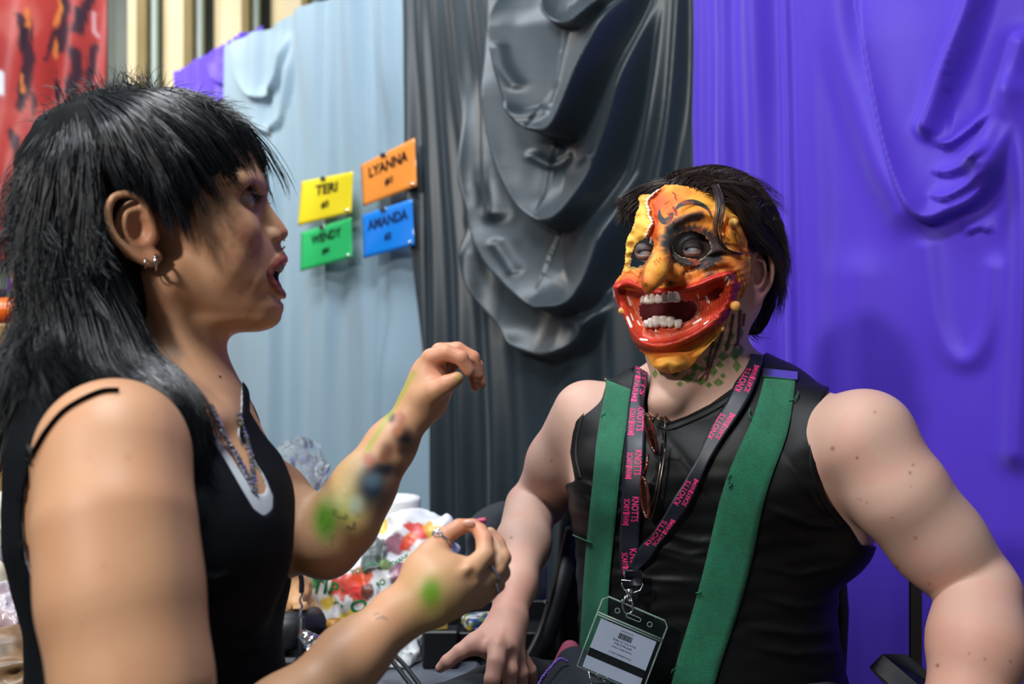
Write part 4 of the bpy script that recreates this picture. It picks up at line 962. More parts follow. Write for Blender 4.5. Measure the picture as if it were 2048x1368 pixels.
s1 = S1.solid('suspender_strap', M['webbing'], man, .0022); s2 = S2.solid('suspender_strap', M['webbing'], man, .0022)
for S_, t, s_ in ((S1, .072, s1), (S2, .062, s2)):          # metal adjusters
    b = MB(); c = [S_.at(t-.013, -.56, .003), S_.at(t-.013, .56, .003), S_.at(t+.013, .56, .003), S_.at(t+.013, -.56, .003)]
    c = [S_.at(t+a*.014, 0, .0028)+(S_.at(t, .5, .0028)-S_.at(t, -.5, .0028))*u for a in (-1, 1) for u in (-.56, -.3, 0, .3, .56)]
    bb = MB(); n_ = S_.g[3, 3]*.0014
    vs = c+[q-n_ for q in c]; fs = [(i, i+1, i+6, i+5) for i in range(4)]+[(10+i, 15+i, 16+i, 11+i) for i in range(4)]+[(i, 10+i, 11+i, i+1) for i in range(4)]+[(5+i, 6+i, 16+i, 15+i) for i in range(4)]+[(0, 5, 15, 10), (4, 14, 19, 9)]
    o = bb.raw(vs, fs).build('adjuster', M['silver'], sm=False); adopt(o, man); o.parent = s_; o.matrix_parent_inverse = Matrix.Identity(4)
# loose green threads
for k, pts in enumerate(([(1578, 806), (1590, 803), (1596, 795), (1597, 788)], [(1188, 1082), (1176, 1078), (1162, 1072), (1152, 1068)], [(1462, 948), (1456, 958), (1464, 965), (1458, 972)], [(1214, 832), (1208, 834), (1205, 838)], [(1402, 1180), (1396, 1183), (1391, 1182)], [(1352, 1335), (1346, 1338), (1344, 1344)], [(1500, 820), (1498, 832), (1502, 842)])):
    p_, g_ = surf(pts, .005); adopt(MB().tube(catmull(p_, 5), .0009, 5).build('loose_thread', M['webbing']), man)
# sewn collar band and armhole binding of the top
def edge_band(pts, w, name):
    R_ = Ribbon(pts, [w]*len(pts), .0012, n=50, m=3); return R_.solid(name, M['shirt'], man, .003)
edge_band([(1296, 790), (1310, 835), (1330, 856), (1372, 843), (1424, 818), (1474, 784), (1508, 745)], 13, 'collar_band')
edge_band([(1650, 800), (1632, 850), (1624, 900), (1628, 950), (1650, 1005), (1685, 1052)], 12, 'armhole_binding')
edge_band([(1198, 760), (1172, 805), (1154, 860), (1148, 910), (1158, 958)], 10, 'armhole_binding')

# ---------------------------------------------------------------- lanyard
lan = empty('lanyard', P(1270, 1150, 1.33)); tag(lan, 'black lanyard with pink lettering hanging round the neck of the seated person', 'lanyard')
wears = Sdf([('+', shirt, 0), ('+', mb, 0)])
LA = Ribbon([(1303, 700), (1292, 735), (1282, 790), (1275, 850), (1271, 920), (1266, 1000), (1262, 1080), (1264, 1150)], [28, 32, 34, 36, 36, 37, 38, 34], .0075, sdf=wears)
LB = Ribbon([(1517, 690), (1508, 725), (1492, 775), (1466, 825), (1432, 880), (1400, 935), (1362, 1000), (1322, 1062), (1288, 1110), (1268, 1142)], [26, 32, 38, 36, 30, 24, 34, 26, 30, 18], .0095, sdf=wears)
LA.solid('strap', M['lanyard'], lan, .0008); LB.solid('strap', M['lanyard'], lan, .0008)
def words(R, t0, dt, flip, rev=False):
    tx = MB()
    a, b = (t0, t0+dt) if not rev else (t0+dt, t0); s_ = -1 if rev else 1
    R.text(tx, 'KNOTTS', a, b, -.21*s_*flip if False else -.22*s_, .36, s_*-1*flip)
    m_ = a+(b-a)*.12; R.text(tx, 'SCARY', m_, a+(b-a)*.62, .22*s_, .30, s_*-1*flip); R.text(tx, 'FARM', a+(b-a)*.72, b+(b-a)*.1, .22*s_, .30, s_*-1*flip)
    # solid blocks that frame the second line
    for q0, q1 in ((.64, .70), (1.12, 1.17)):
        c0, c1 = a+(b-a)*q0, a+(b-a)*q1
        tx.raw([R.at(c0, .22*s_-.17, .0004), R.at(c1, .22*s_-.17, .0004), R.at(c1, .22*s_+.17, .0004), R.at(c0, .22*s_+.17, .0004)], [(0, 1, 2, 3)])
    adopt(tx.build('lettering', M['pink'], sm=False), lan)
def t_of(R, y): 
    _, yy = toPx(R.p[:, R.m//2]); return float(np.interp(y, yy, np.linspace(0, 1, R.n)))
for y in (738, 812, 900, 993, 1098): words(LA, t_of(LA, y), t_of(LA, y+50)-t_of(LA, y), 1)
for y in (738, 832, 965, 1045): words(LB, t_of(LB, y), t_of(LB, y+48)-t_of(LB, y), 1, rev=True)
Bc = P(1264, 1163, 1.315)                    # stitched end, ring and swivel hook
e0 = LA.at(1, 0); cr = MB().box(P(1266, 1156, 1.322), (.024, .004, .022), bev=.0015); adopt(cr.build('crimp', M['lanyard']), lan)
ring = [P(1264+22*math.sin(a), 1170-(-1)*(8 if a == 0 else 0)-14*math.cos(a)+8*0, 1.318) for a in np.linspace(-1.6, 1.6, 3)]
ring = [P(x, y, 1.316) for x, y in ((1243, 1160), (1285, 1162), (1286, 1170), (1280, 1181), (1264, 1187), (1249, 1180), (1243, 1169))]
adopt(MB().tube(np.concatenate([ring]), .0012, 8, closed=True).build('d_ring', M['silver']), lan)
hk = MB().lathe(P(1259, 1186, 1.312), [(.0, -.002), (.004, -.002), (.005, .001), (.004, .005), (.002, .006)], 16)
hk.box(P(1258, 1196, 1.310), (.006, .004, .010), bev=.001)
hk.tube([P(x, y, 1.310) for x, y in ((1252, 1192), (1246, 1206), (1245, 1216), (1250, 1226), (1259, 1228), (1266, 1221), (1265, 1208), (1262, 1196))], .0014, 8)
hk.tube([P(1247, 1198, 1.309), P(1242, 1204, 1.307)], .0012, 6)
adopt(hk.build('swivel_hook', M['silver']), lan)

# ---------------------------------------------------------------- badge in a clear pouch
bx_ = np.array([129, 0, -55.]); bx_ /= np.linalg.norm(bx_); bn = np.array([.12, -.985, .12]); bn -= bx_*(bn@bx_); bn /= np.linalg.norm(bn); by_ = np.cross(bn, bx_)
by_ = by_ if by_[2] > 0 else -by_
bc = P(1246, 1288, 1.305); RB = np.stack([bx_, by_, bn], 1)
badge = empty('badge_holder', bc); tag(badge, 'clear plastic badge pouch with a white card hanging from the lanyard', 'badge')
BL = lambda x, y, z=0: bc+RB@np.array([x, y, z])
px_ = 1.31/F
def plate(name, x0, x1, y0, y1, z, th, mt, par, bev=.0015): b = MB().box(BL((x0+x1)/2, (y0+y1)/2, z), (x1-x0, y1-y0, th), RB, bev=bev); o = b.build(name, mt, sm=False); adopt(o, par); return o
W2, H2 = 70*px_, 74*px_
plate('pouch', -W2, W2, -H2, H2, .0012, .0006, M['clear'], badge, 0); plate('pouch_back', -W2, W2, -H2, H2, -.0016, .0006, M['clear'], badge, 0)
rimb = MB()
rr = [(-W2, -H2), (W2, -H2), (W2, H2-.006), (W2-.006, H2), (-W2+.006, H2), (-W2, H2-.006)]
rimb.tube([BL(x, y, .0004) for x, y in rr], .0013, 8, closed=True); rimb.tube([BL(-W2, H2-.0235, .0014), BL(W2, H2-.0235, .0014)], .0012, 8); rimb.tube([BL(-W2, H2-.0265, .0014), BL(W2, H2-.0265, .0014)], .0009, 8)
M['seam'] = mat('welded plastic seam', lin(168, 190, 182), rough=.18, trans=.55, ior=1.3)
adopt(rimb.build('seam', M['seam']), badge)
hol = MB()
for x in (-.023, .023): hol.tube([BL(x+.0032*math.cos(a), H2-.012+.0032*math.sin(a), .002) for a in np.linspace(0, 2*PI, 13)[:-1]], .0006, 6, closed=True)
hol.tube([BL(x, y, .002) for x, y in [(.0075+.0026*math.cos(a), H2-.012+.0026*math.sin(a)) for a in np.linspace(-PI/2, PI/2, 6)]+[(-.0075+.0026*math.cos(a), H2-.012+.0026*math.sin(a)) for a in np.linspace(PI/2, 1.5*PI, 6)]], .0006, 6, closed=True)
adopt(hol.build('eyelet', M['seam']), badge)
cx0, cx1, cy0, cy1 = -W2+.007, W2-.006, -H2-.002+.004, H2-.029
card = plate('card', cx0, cx1, cy0, cy1, 0, .0009, M['card'], badge, 0)
ck = MB()
def btext(s_, cx, cy, w_, h_):
    v, f = text2d(s_, 1, .005); v = v-(v.max(0)+v.min(0))/2; e = v.max(0)-v.min(0); ck.raw([BL(cx-a*w_/e[0], cy-b*h_/e[1], .0006) for a, b in v], f)
btext('1666553501', .000, cy1-.0045, .018, .0021)
x = -.0095
for w_ in (1, 2, 1, 3, 1, 1, 2, 1, 2, 3, 1, 2, 1, 1, 3, 1, 2, 1, 1, 2):
    ck.raw([BL(x, cy1-.0075, .0006), BL(x+w_*.00038, cy1-.0075, .0006), BL(x+w_*.00038, cy1-.0150, .0006), BL(x, cy1-.0150, .0006)], [(0, 1, 2, 3)]); x += w_*.00038+.00034
btext('Buena Park, CA 90620', .001, cy1-.0180, .032, .0031); btext('8039 Beach Blvd', .001, cy1-.0225, .024, .0026); btext('Knotts Berry Farm', .001, cy1-.0270, .028, .0031)
btext('If lost please return:', .001, cy1-.0345, .032, .0031)
ck.raw([BL(a, b, .0006) for a, b in ((cx0, cy1-.0395), (cx1, cy1-.0395), (cx1, cy1-.0500), (cx0, cy1-.0500))], [(0, 1, 2, 3)])
o = ck.build('card_print', M['ink'], sm=False); adopt(o, badge); o.parent = card; o.matrix_parent_inverse = Matrix.Identity(4)
# suspender clip below the badge
cl = MB(); c0 = P(1196, 1352, 1.318)
cl.box(c0, (.028, .006, .014), frame([-.2, -.9, .2], bx_), bev=.002).tube([P(1178, 1343, 1.315), P(1180, 1362, 1.31), P(1212, 1366, 1.31), P(1215, 1348, 1.315)], .0014, 8).lathe(P(1196, 1352, 1.312), [(0, -.003), (.004, -.003), (.004, .003), (0, .003)], 14, frame([0, -1, .1]))
cl.box(P(1197, 1372, 1.318), (.02, .008, .012), bev=.002)
adopt(cl.build('suspender_clip', M['silver']), man)
# ---------------------------------------------------------------- folded glasses hooked in the neckline
gls = empty('eyeglasses', P(1310, 930, 1.32)); tag(gls, 'folded tortoiseshell eyeglasses hooked on the neckline of the black top', 'glasses')
pc, gc = surf([(1322, 840), (1305, 900), (1297, 960), (1298, 1020)], .012)
gp_ = lambda x, y, o: (lambda q: q[0][0])(surf([(x, y)], o))
fr = MB()
def gl_loop(x, y, wx, wy, tilt, o): return [gp_(x, y, o)+np.array([wx*math.cos(a)*math.cos(tilt)-wy*math.sin(a)*math.sin(tilt), -.010*math.cos(a), wx*math.cos(a)*math.sin(tilt)+wy*math.sin(a)*math.cos(tilt)]) for a in np.linspace(0, 2*PI, 25)[:-1]]
for q in ((1304, 884, .24), (1293, 985, .10)):
    lp = gl_loop(q[0], q[1], .0034, .0265, q[2], .020); fr.tube(lp, .0021, 8, closed=True)
    c = np.mean(lp, 0); me_ = MB().raw([c]+lp, [(0, 1+i, 1+(i+1) % 24) for i in range(24)]); adopt(me_.build('lens', M['lens']), gls)
fr.tube([gp_(1299, 918, .024), gp_(1296, 935, .026), gp_(1293, 952, .024)], .0022, 8)
fr.tube(catmull([gp_(1316, 842, .012), gp_(1312, 856, .02), gp_(1308, 864, .022)], 4), .0026, 8)
adopt(fr.build('frame', M['tortoise']), gls)
for xs in ([(1326, 822, .012), (1332, 850, .013), (1330, 900, .012), (1318, 970, .013), (1304, 1024, .014), (1298, 1028, .014)], [(1322, 826, .008), (1325, 870, .008), (1322, 920, .008), (1310, 985, .009), (1297, 1020, .012)]):
    adopt(MB().tube(catmull([gp_(*q) for q in xs], 6), .0013, 8).build('temple', M['wire']), gls)
adopt(MB().tube(catmull([gp_(1327, 820, .010), gp_(1330, 832, .012), gp_(1329, 848, .012)], 4), .0026, 8).build('temple_tip', M['tortoise']), gls)
# ================================================================ hair
def sheet(guides, n, N_, layer=.012, width=.0006, wave=.004, t0=(0, .35), t1=(.8, 1.0), clump=.55, seed=0, tipw=.00008, nclump=None, frizz=.0012, cen=None):
    """strands between neighbouring guide curves, gathered into clumps"""
    r = np.random.default_rng(seed); Gd = np.array([resamp(g, 40) for g in guides]); k = len(guides)-1; out = []
    nclump = nclump or max(6, n//14); cu = r.random(nclump)*k; cph = r.random((nclump, 3))*6.3; cl = r.uniform(-layer, 0, nclump); ct1 = r.uniform(t1[0], t1[1], nclump)
    cdir = r.normal(size=(nclump, 3))*wave*2.2
    cen = Gd.mean((0, 1)) if cen is None else cen
    tt = np.linspace(0, 1, N_)
    for _ in range(n):
        c = r.integers(nclump); u = np.clip(cu[c]+r.normal()*.10*k/3, 0, k-1e-3); uc = cu[c]
        a = r.uniform(*t0); b = min(1, ct1[c]*r.uniform(.93, 1.0)); ts = (a+(b-a)*tt)*39
        def ev(u_):
            i = min(int(u_), k-1); f = u_-i; g = Gd[i]*(1-f)+Gd[i+1]*f; j = np.minimum(ts.astype(int), 38); h = (ts-j)[:, None]; return g[j]*(1-h)+g[j+1]*h
        p = ev(u); pc = ev(min(uc, k-1e-3)); p = p+(pc-p)*(clump*tt**1.3)[:, None]
        out_dir = p-cen; out_dir /= np.linalg.norm(out_dir, axis=1)[:, None]+1e-9
        p = p+out_dir*(cl[c]*.6+r.uniform(-layer*.5, layer*.12))
        p = p+cdir[c]*(tt[:, None]**1.6)
        ph = cph[c]; amp = wave*tt[:, None]**.8
        p = p+amp*np.stack([np.sin(5*tt+ph[0]+2*ph[1]), np.sin(6*tt+ph[1]), .6*np.sin(5.5*tt+ph[2])], 1)*1.0
        p = p+r.normal(size=3)*frizz*tt[:, None]*2+frizz*tt[:, None]*np.sin(9*tt[:, None]+r.random(3)*6)
        out.append((p, width*r.uniform(.6, 1.3), tipw))
    return out
def resamp(g, n):
    c = catmull(g, 12); L = np.r_[0, np.cumsum(np.linalg.norm(np.diff(c, axis=0), axis=1))]; t = np.linspace(0, L[-1], n); return np.stack([np.interp(t, L, c[:, i]) for i in range(3)], 1)
HG = lambda *q: [Hd(a, b, c) for a, b, c in q]
cenW = Hd(300, 400, 0)
M['hair_under'] = mat('matted black hair', lin(10, 11, 13), rough=.8, spec=.2); M['hair_under_brown'] = mat('matted brown hair', lin(24, 17, 14), rough=.8, spec=.2)
# dark mass under the strands
hb = Sdf(); hb.add(Ell(Hd(288, 348, 0), (.116, .086, .085), Rh), 0)
hb.add(Ell(Hd(200, 460, 0), (.055, .082, .105), Rh), .04)
hb.add(Cone(Hd(205, 560, 0), P(140, 740, 1.02), .062, .05), .04)
hb.add(Cone(Hd(245, 560, -.03), P(200, 720, .95), .038, .04), .03)
hb.add(Cone(P(140, 740, 1.0), P(50, 900, 1.06), .04, .02), .03); hb.add(Cone(Hd(250, 600, .05), P(300, 780, 1.10), .03, .02), .03)
hb.sub(Prism([(425, 392), (478, 372), (520, 330), (700, 300), (700, 900), (380, 800), (352, 700), (322, 620), (300, 560), (262, 530), (262, 425), (300, 404), (352, 404), (392, 430)], .7, 1.4), .006)
hb.disp(lambda p: (.004*fbm(p*np.array([1, 1, .35]), 60, 2)).astype(f32))
hair_w = sdf_obj('hair', hb, (-.66, .80, 1.28), (-.2, 1.22, 1.74), .0026, M['hair_under'], wom)
S = []
S += sheet([HG((235, 200, .03), (370, 188, .045), (465, 235, .05), (515, 310, .045), (532, 400, .04)),
            HG((240, 195, 0), (378, 183, 0), (478, 230, 0), (527, 310, 0), (540, 405, 0)),
            HG((240, 200, -.02), (372, 198, -.035), (460, 250, -.04), (508, 330, -.037), (528, 412, -.028)),
            HG((230, 208, -.04), (345, 222, -.068), (430, 290, -.072), (474, 360, -.060), (497, 408, -.045)),
            HG((222, 215, -.05), (320, 245, -.082), (390, 320, -.088), (432, 380, -.080), (446, 412, -.068))], 2600, 12, layer=.012, wave=.0028, t1=(.66, 1.0), seed=1, cen=cenW, nclump=110, clump=.8)
S += sheet([HG((235, 210, -.045), (320, 245, -.082), (388, 320, -.088), (420, 380, -.084), (428, 415, -.075)),
            HG((225, 215, -.05), (305, 262, -.088), (360, 335, -.094), (395, 405, -.088), (408, 475, -.078)),
            HG((215, 220, -.055), (290, 275, -.09), (338, 345, -.098), (368, 410, -.093), (392, 500, -.082)),
            HG((210, 222, -.055), (275, 285, -.092), (310, 350, -.099), (338, 395, -.098), (366, 430, -.093))], 1500, 12, layer=.012, wave=.004, seed=2, cen=cenW)
S += sheet([HG((210, 225, -.055), (272, 290, -.092), (300, 350, -.100), (325, 392, -.099), (350, 415, -.096)),
            HG((205, 228, -.055), (255, 300, -.093), (270, 360, -.100), (285, 395, -.101), (305, 412, -.100))], 500, 10, layer=.012, wave=.002, seed=3, cen=cenW)
long_ = [HG((200, 232, -.055), (240, 320, -.094), (252, 410, -.102), (262, 510, -.101), (295, 600, -.096), (345, 710, -.10), (382, 810, -.135), (400, 870, -.145)),
         HG((190, 236, -.055), (218, 330, -.093), (225, 440, -.102), (240, 550, -.104), (278, 660, -.105), (335, 770, -.135), (408, 880, -.155), (455, 965, -.150)),
         HG((180, 240, -.05), (190, 340, -.090), (190, 450, -.100), (205, 570, -.105), (240, 680, -.112), (290, 770, -.15), (356, 850, -.175), (400, 910, -.175)),
         HG((165, 245, -.045), (160, 345, -.083), (150, 455, -.092), (160, 580, -.102), (180, 680, -.112), (205, 745, -.15), (250, 775, -.18), (300, 800, -.195)),
         HG((150, 250, -.035), (120, 345, -.070), (105, 450, -.08), (115, 570, -.088), (130, 670, -.095), (130, 740, -.11), (120, 780, -.125), (105, 830, -.13)),
         HG((138, 255, -.015), (80, 345, -.040), (66, 440, -.045), (98, 560, -.05), (118, 660, -.06), (80, 760, -.07), (50, 860, -.08), (18, 960, -.08)),
         HG((135, 255, .01), (66, 340, .0), (54, 440, .0), (88, 560, .0), (105, 660, 0), (55, 760, .0), (20, 870, 0), (-15, 985, 0)),
         HG((140, 250, .04), (78, 340, .05), (66, 450, .06), (100, 570, .06), (112, 680, .05), (70, 780, .04), (40, 880, .03), (10, 980, .02))]
S += sheet(long_, 5200, 18, layer=.018, wave=.007, t0=(0, .45), t1=(.4, 1.02), seed=4, cen=cenW, width=.00062, nclump=260)
S += sheet(long_[:3], 1500, 18, layer=.008, wave=.005, t0=(.25, .6), t1=(.88, 1.02), seed=14, cen=cenW, width=.0006)
S += sheet(long_[1:5], 1500, 18, layer=.012, wave=.008, t0=(.35, .65), t1=(.85, 1.02), seed=15, cen=cenW, width=.0006)
S += sheet(long_[4:], 1200, 18, layer=.012, wave=.010, t0=(.35, .65), t1=(.8, 1.02), seed=16, cen=cenW, width=.0006)
# far side and neck
S += sheet([HG((240, 205, .03), (330, 240, .085), (380, 330, .09), (400, 440, .085)), HG((200, 225, .04), (240, 320, .09), (260, 460, .1), (300, 640, .09)), HG((170, 235, .04), (160, 340, .08), (160, 500, .09), (180, 720, .08))], 700, 12, seed=5, cen=cenW)
S += sheet([[P(432, 770, 1.08), P(446, 800, 1.09), P(470, 830, 1.10), P(492, 855, 1.11)], [P(430, 780, 1.08), P(440, 815, 1.09), P(455, 840, 1.10), P(470, 866, 1.10)]], 160, 8, seed=6, layer=.004, wave=.002)
# short spiky crown and fly-aways
r_ = np.random.default_rng(5)
for i in range(900):
    a = r_.uniform(0, 1); x0 = 130+a*330; y0 = np.interp(x0, [130, 200, 300, 400, 460], [262, 208, 190, 205, 240]); dy = r_.uniform(-.05, .03)
    q0 = Hd(x0, y0+8, dy); L_ = r_.uniform(.012, .045); d_ = np.array([r_.uniform(-.9, .35) if x0 < 330 else r_.uniform(.2, 1), r_.uniform(-.4, .2), r_.uniform(.25, .9) if x0 < 330 else r_.uniform(-.1, .45)]); d_ /= np.linalg.norm(d_)
    tt = np.linspace(0, 1, 8)[:, None]; S.append((q0+d_*L_*tt+np.array([r_.uniform(-.3, .4), 0, -.55])*L_*tt**2*r_.uniform(.3, 1.2), .00045, .00006))
for i in range(220):
    g = long_[int(r_.integers(3, 8))]; c = resamp(g, 40); a = int(r_.integers(2, 26)); seg = c[a:a+12]; o = (seg[0]-cenW); o /= np.linalg.norm(o); tt = np.linspace(0, 1, 12)[:, None]
    S.append((seg+o*(.004+.02*tt*r_.random())+r_.normal(size=3)*.008*tt, .0003, .00005))
by = {}
for s_ in S: by.setdefault(len(s_[0]), []).append(s_)
k_ = 0
def merge_strands(name, S_, mt, parent, body=None, gap=.0015):
    by = {}
    for s_ in S_: by.setdefault(16, []).append((np.stack([np.interp(np.linspace(0, 1, 16), np.linspace(0, 1, len(s_[0])), s_[0][:, i]) for i in range(3)], 1), s_[1], s_[2]))
    if body is not None:
        A = np.array([q[0] for q in by[16]], f32).reshape(-1, 3)
        for _ in range(2):
            d = np.concatenate([body.d(A[i:i+200000]) for i in range(0, len(A), 200000)]); k = np.nonzero(d < gap)[0]
            if not len(k): break
            B = A[k]; g = np.stack([body.d(B+np.eye(3, dtype=f32)[i]*f32(.002))-d[k] for i in range(3)], -1); g /= np.linalg.norm(g, axis=1)[:, None]+1e-9; A[k] = B+g*(gap-d[k])[:, None]
        A = A.reshape(-1, 16, 3); A[:, 1:-1] = .5*A[:, 1:-1]+.25*(A[:, :-2]+A[:, 2:]); by[16] = [(A[i], q[1], q[2]) for i, q in enumerate(by[16])]
    o = strands(name, by[16], mt, None, 3); adopt(o, parent); return o
coll = Sdf([('+', wt, 0)]).disp(lambda p: np.full(p.shape[:-1], -.0055, f32)); coll.add(Cone(P(405, 850, .905), P(440, 838, .96), .013, .012), .02).add(Ell(P(222, 905, .81), (.056, .055, .058)), .02).add(Cone(Hd(338, 610, 0), P(328, 790, 1.03), .047, .050), .01)
o = merge_strands('strands', S, M['hair_w'], wom, coll, .004); o.parent = hair_w; o.matrix_parent_inverse = Matrix.Identity(4); print('strands', len(S), flush=True)

# ---------------------------------------------------------------- dark brown wavy hair of the seated person
PG = lambda *q: [P(a, b, c) for a, b, c in q]
cenM = P(1412, 500, 1.47)
hm = Sdf(); hm.add(Ell(P(1424, 478, 1.492), (.091, .106, .106), Rm), 0)
hm.add(Ell(P(1500, 560, 1.510), (.035, .05, .075)), .03); hm.add(Cone(P(1500, 600, 1.50), P(1510, 650, 1.50), .026, .009), .03)
hm.sub(Prism([(1190, 352), (1330, 372), (1385, 372), (1440, 396), (1482, 440), (1502, 500), (1500, 620), (1480, 760), (1190, 760)], 1.0, 1.435), .006)
hm.sub(Ell(P(1517, 556, 1.42), (.026, .05, .046)), .006)
hm.disp(lambda p: (.004*fbm(p*np.array([1, 1, .5]), 60, 2)).astype(f32))
hair_m = sdf_obj('hair', hm, (.12, 1.36, 1.38), (.45, 1.64, 1.74), .0026, M['hair_under_brown'], man)
S = []
S += sheet([PG((1328, 374, 1.415), (1330, 352, 1.43), (1360, 338, 1.45), (1420, 335, 1.47), (1490, 365, 1.48), (1535, 425, 1.49), (1556, 500, 1.50), (1556, 590, 1.50)),
            PG((1360, 370, 1.39), (1376, 352, 1.405), (1415, 345, 1.42), (1462, 365, 1.43), (1505, 410, 1.435), (1538, 468, 1.45), (1552, 540, 1.47), (1548, 620, 1.49)),
            PG((1405, 380, 1.375), (1424, 366, 1.38), (1458, 378, 1.385), (1490, 412, 1.395), (1515, 452, 1.41), (1540, 500, 1.44), (1552, 560, 1.46), (1535, 640, 1.49)),
            PG((1440, 396, 1.368), (1458, 394, 1.368), (1482, 415, 1.37), (1500, 448, 1.38), (1516, 478, 1.40), (1538, 512, 1.43), (1550, 570, 1.455), (1528, 650, 1.48)),
            PG((1465, 412, 1.372), (1478, 425, 1.372), (1492, 450, 1.375), (1503, 480, 1.39), (1520, 498, 1.41), (1541, 530, 1.44), (1548, 590, 1.46), (1520, 640, 1.47))], 2600, 14, layer=.010, wave=.006, t0=(0, .35), t1=(.6, 1.03), seed=21, cen=cenM, width=.00055)
S += sheet([PG((1345, 352, 1.47), (1420, 330, 1.50), (1500, 360, 1.52), (1548, 430, 1.53), (1562, 520, 1.54), (1556, 640, 1.53)), PG((1330, 365, 1.45), (1400, 332, 1.48), (1490, 352, 1.50), (1545, 425, 1.51), (1560, 510, 1.52), (1550, 640, 1.51))], 900, 12, seed=22, cen=cenM)
S += sheet([PG((1340, 362, 1.42), (1300, 372, 1.43), (1268, 396, 1.45), (1248, 425, 1.46), (1246, 462, 1.47)), PG((1350, 352, 1.44), (1300, 362, 1.45), (1262, 388, 1.47), (1242, 420, 1.48), (1240, 458, 1.48)), PG((1330, 372, 1.42), (1298, 384, 1.425), (1276, 404, 1.44), (1262, 430, 1.45), (1256, 470, 1.46))], 420, 10, seed=23, layer=.006, wave=.003, cen=cenM)
S += sheet([PG((1535, 480, 1.46), (1553, 560, 1.48), (1545, 620, 1.49), (1535, 655, 1.49), (1548, 684, 1.49), (1566, 672, 1.48)), PG((1520, 520, 1.47), (1540, 590, 1.47), (1520, 640, 1.47), (1508, 668, 1.47), (1530, 690, 1.47), (1558, 686, 1.47)), PG((1500, 580, 1.46), (1512, 620, 1.46), (1502, 650, 1.46), (1498, 670, 1.46), (1508, 684, 1.46), (1530, 690, 1.46))], 1100, 14, seed=24, layer=.012, wave=.003, t0=(0, .4), t1=(.7, 1.0), cen=P(1500, 600, 1.5))
# loose locks that fall over the mask
for g, n_ in ((PG((1428, 372, 1.372), (1436, 392, 1.340), (1438, 415, 1.326), (1432, 445, 1.320), (1434, 472, 1.318), (1446, 495, 1.318), (1466, 507, 1.322), (1485, 507, 1.335)), 34), (PG((1435, 368, 1.375), (1447, 400, 1.35), (1446, 430, 1.33), (1440, 460, 1.32), (1446, 485, 1.318)), 10), (PG((1428, 362, 1.38), (1500, 372, 1.37), (1530, 410, 1.40), (1552, 430, 1.42), (1548, 440, 1.42)), 12), (PG((1470, 360, 1.42), (1530, 395, 1.42), (1556, 432, 1.44)), 14)):
    c = resamp(g, 14)
    for i in range(n_): tt = np.linspace(0, 1, 14)[:, None]; S.append((c+r_.normal(size=3)*.0012*(.3+np.sin(tt*PI))+r_.normal(size=3)*.001, .0004, .00012))
for i in range(420):
    a = r_.uniform(0, 1); x0 = 1325+a*200; y0 = np.interp(x0, [1325, 1360, 1430, 1480, 1525], [362, 345, 342, 362, 410]); q0 = P(x0, y0+8, r_.uniform(1.42, 1.50)); L_ = r_.uniform(.01, .035)
    d_ = np.array([r_.uniform(-.5, .9), r_.uniform(-.4, .3), r_.uniform(.2, 1)]); d_ /= np.linalg.norm(d_); tt = np.linspace(0, 1, 8)[:, None]; S.append((q0+d_*L_*tt+np.array([.5, 0, -.7])*L_*tt**2*r_.uniform(.4, 1.3), .00035, .00005))
def clear_of_ear(s_):
    x, y = toPx(s_[0]); bad = (x > 1486) & (x < 1545) & (y > 512) & (y < 612); 
    if not bad.any(): return s_
    k = int(np.argmax(bad)); 
    if k < 4: return None
    q = s_[0][:k]; return (q, s_[1], s_[2])
S = [q for q in map(clear_of_ear, S) if q is not None]
o = merge_strands('strands', S, M['hair_m'], man); o.parent = hair_m; o.matrix_parent_inverse = Matrix.Identity(4)
# ================================================================ curtains on one oblique line
wa_, wbb = 1/3.5-(1/1.95-1/3.5)/1160*640, (1/1.95-1/3.5)/1160
wall_Y = lambda px: 1/(wa_+wbb*np.asarray(px, float))
def wall_P(px, z): Y = wall_Y(px); return np.stack([(px-1024)/F*Y, Y, z+0*Y], -1)
_t = wall_P(np.array([1800.]), 0)[0]-wall_P(np.array([640.]), 0)[0]; _t /= np.linalg.norm(_t); WN = np.array([_t[1], -_t[0], 0]); WN = WN if WN[1] < 0 else -WN
TOPZ = CZ+.2955*4.0
def swag(x, y, pts, A, w1, w2, fade=.12):
    """cloth that swells towards a hanging edge and tucks under below it"""
    c = catmull(pts, 6); best = np.full(x.shape, 1e9); sg = np.zeros(x.shape); tt = np.zeros(x.shape); n = len(c)-1
    for i in range(n):
        ax, ay = c[i]; bx, by = c[i+1]; dx, dy = bx-ax, by-ay; t = np.clip(((x-ax)*dx+(y-ay)*dy)/(dx*dx+dy*dy+1e-9), 0, 1)
        d = np.hypot(x-ax-t*dx, y-ay-t*dy); m = d < best; best = np.where(m, d, best); sg = np.where(m, np.sign((x-ax)*dy-(y-ay)*dx), sg); tt = np.where(m, (i+t)/n, tt)
    s = -best*sg      # >0 : outside / below
    prof = np.where(s < 0, np.exp(np.minimum(s, 0)/w1), 1-smooth(0, 1, np.clip(s/w2, 0, 1)))
    return A*prof*smooth(0, fade, tt)*smooth(1, 1-fade, tt)
def vfold(x, y, pts, A, w, sharp=0):
    d, t = pdist(x, y, catmull(pts, 6).tolist()); return A*np.exp(-(d/w)**2)
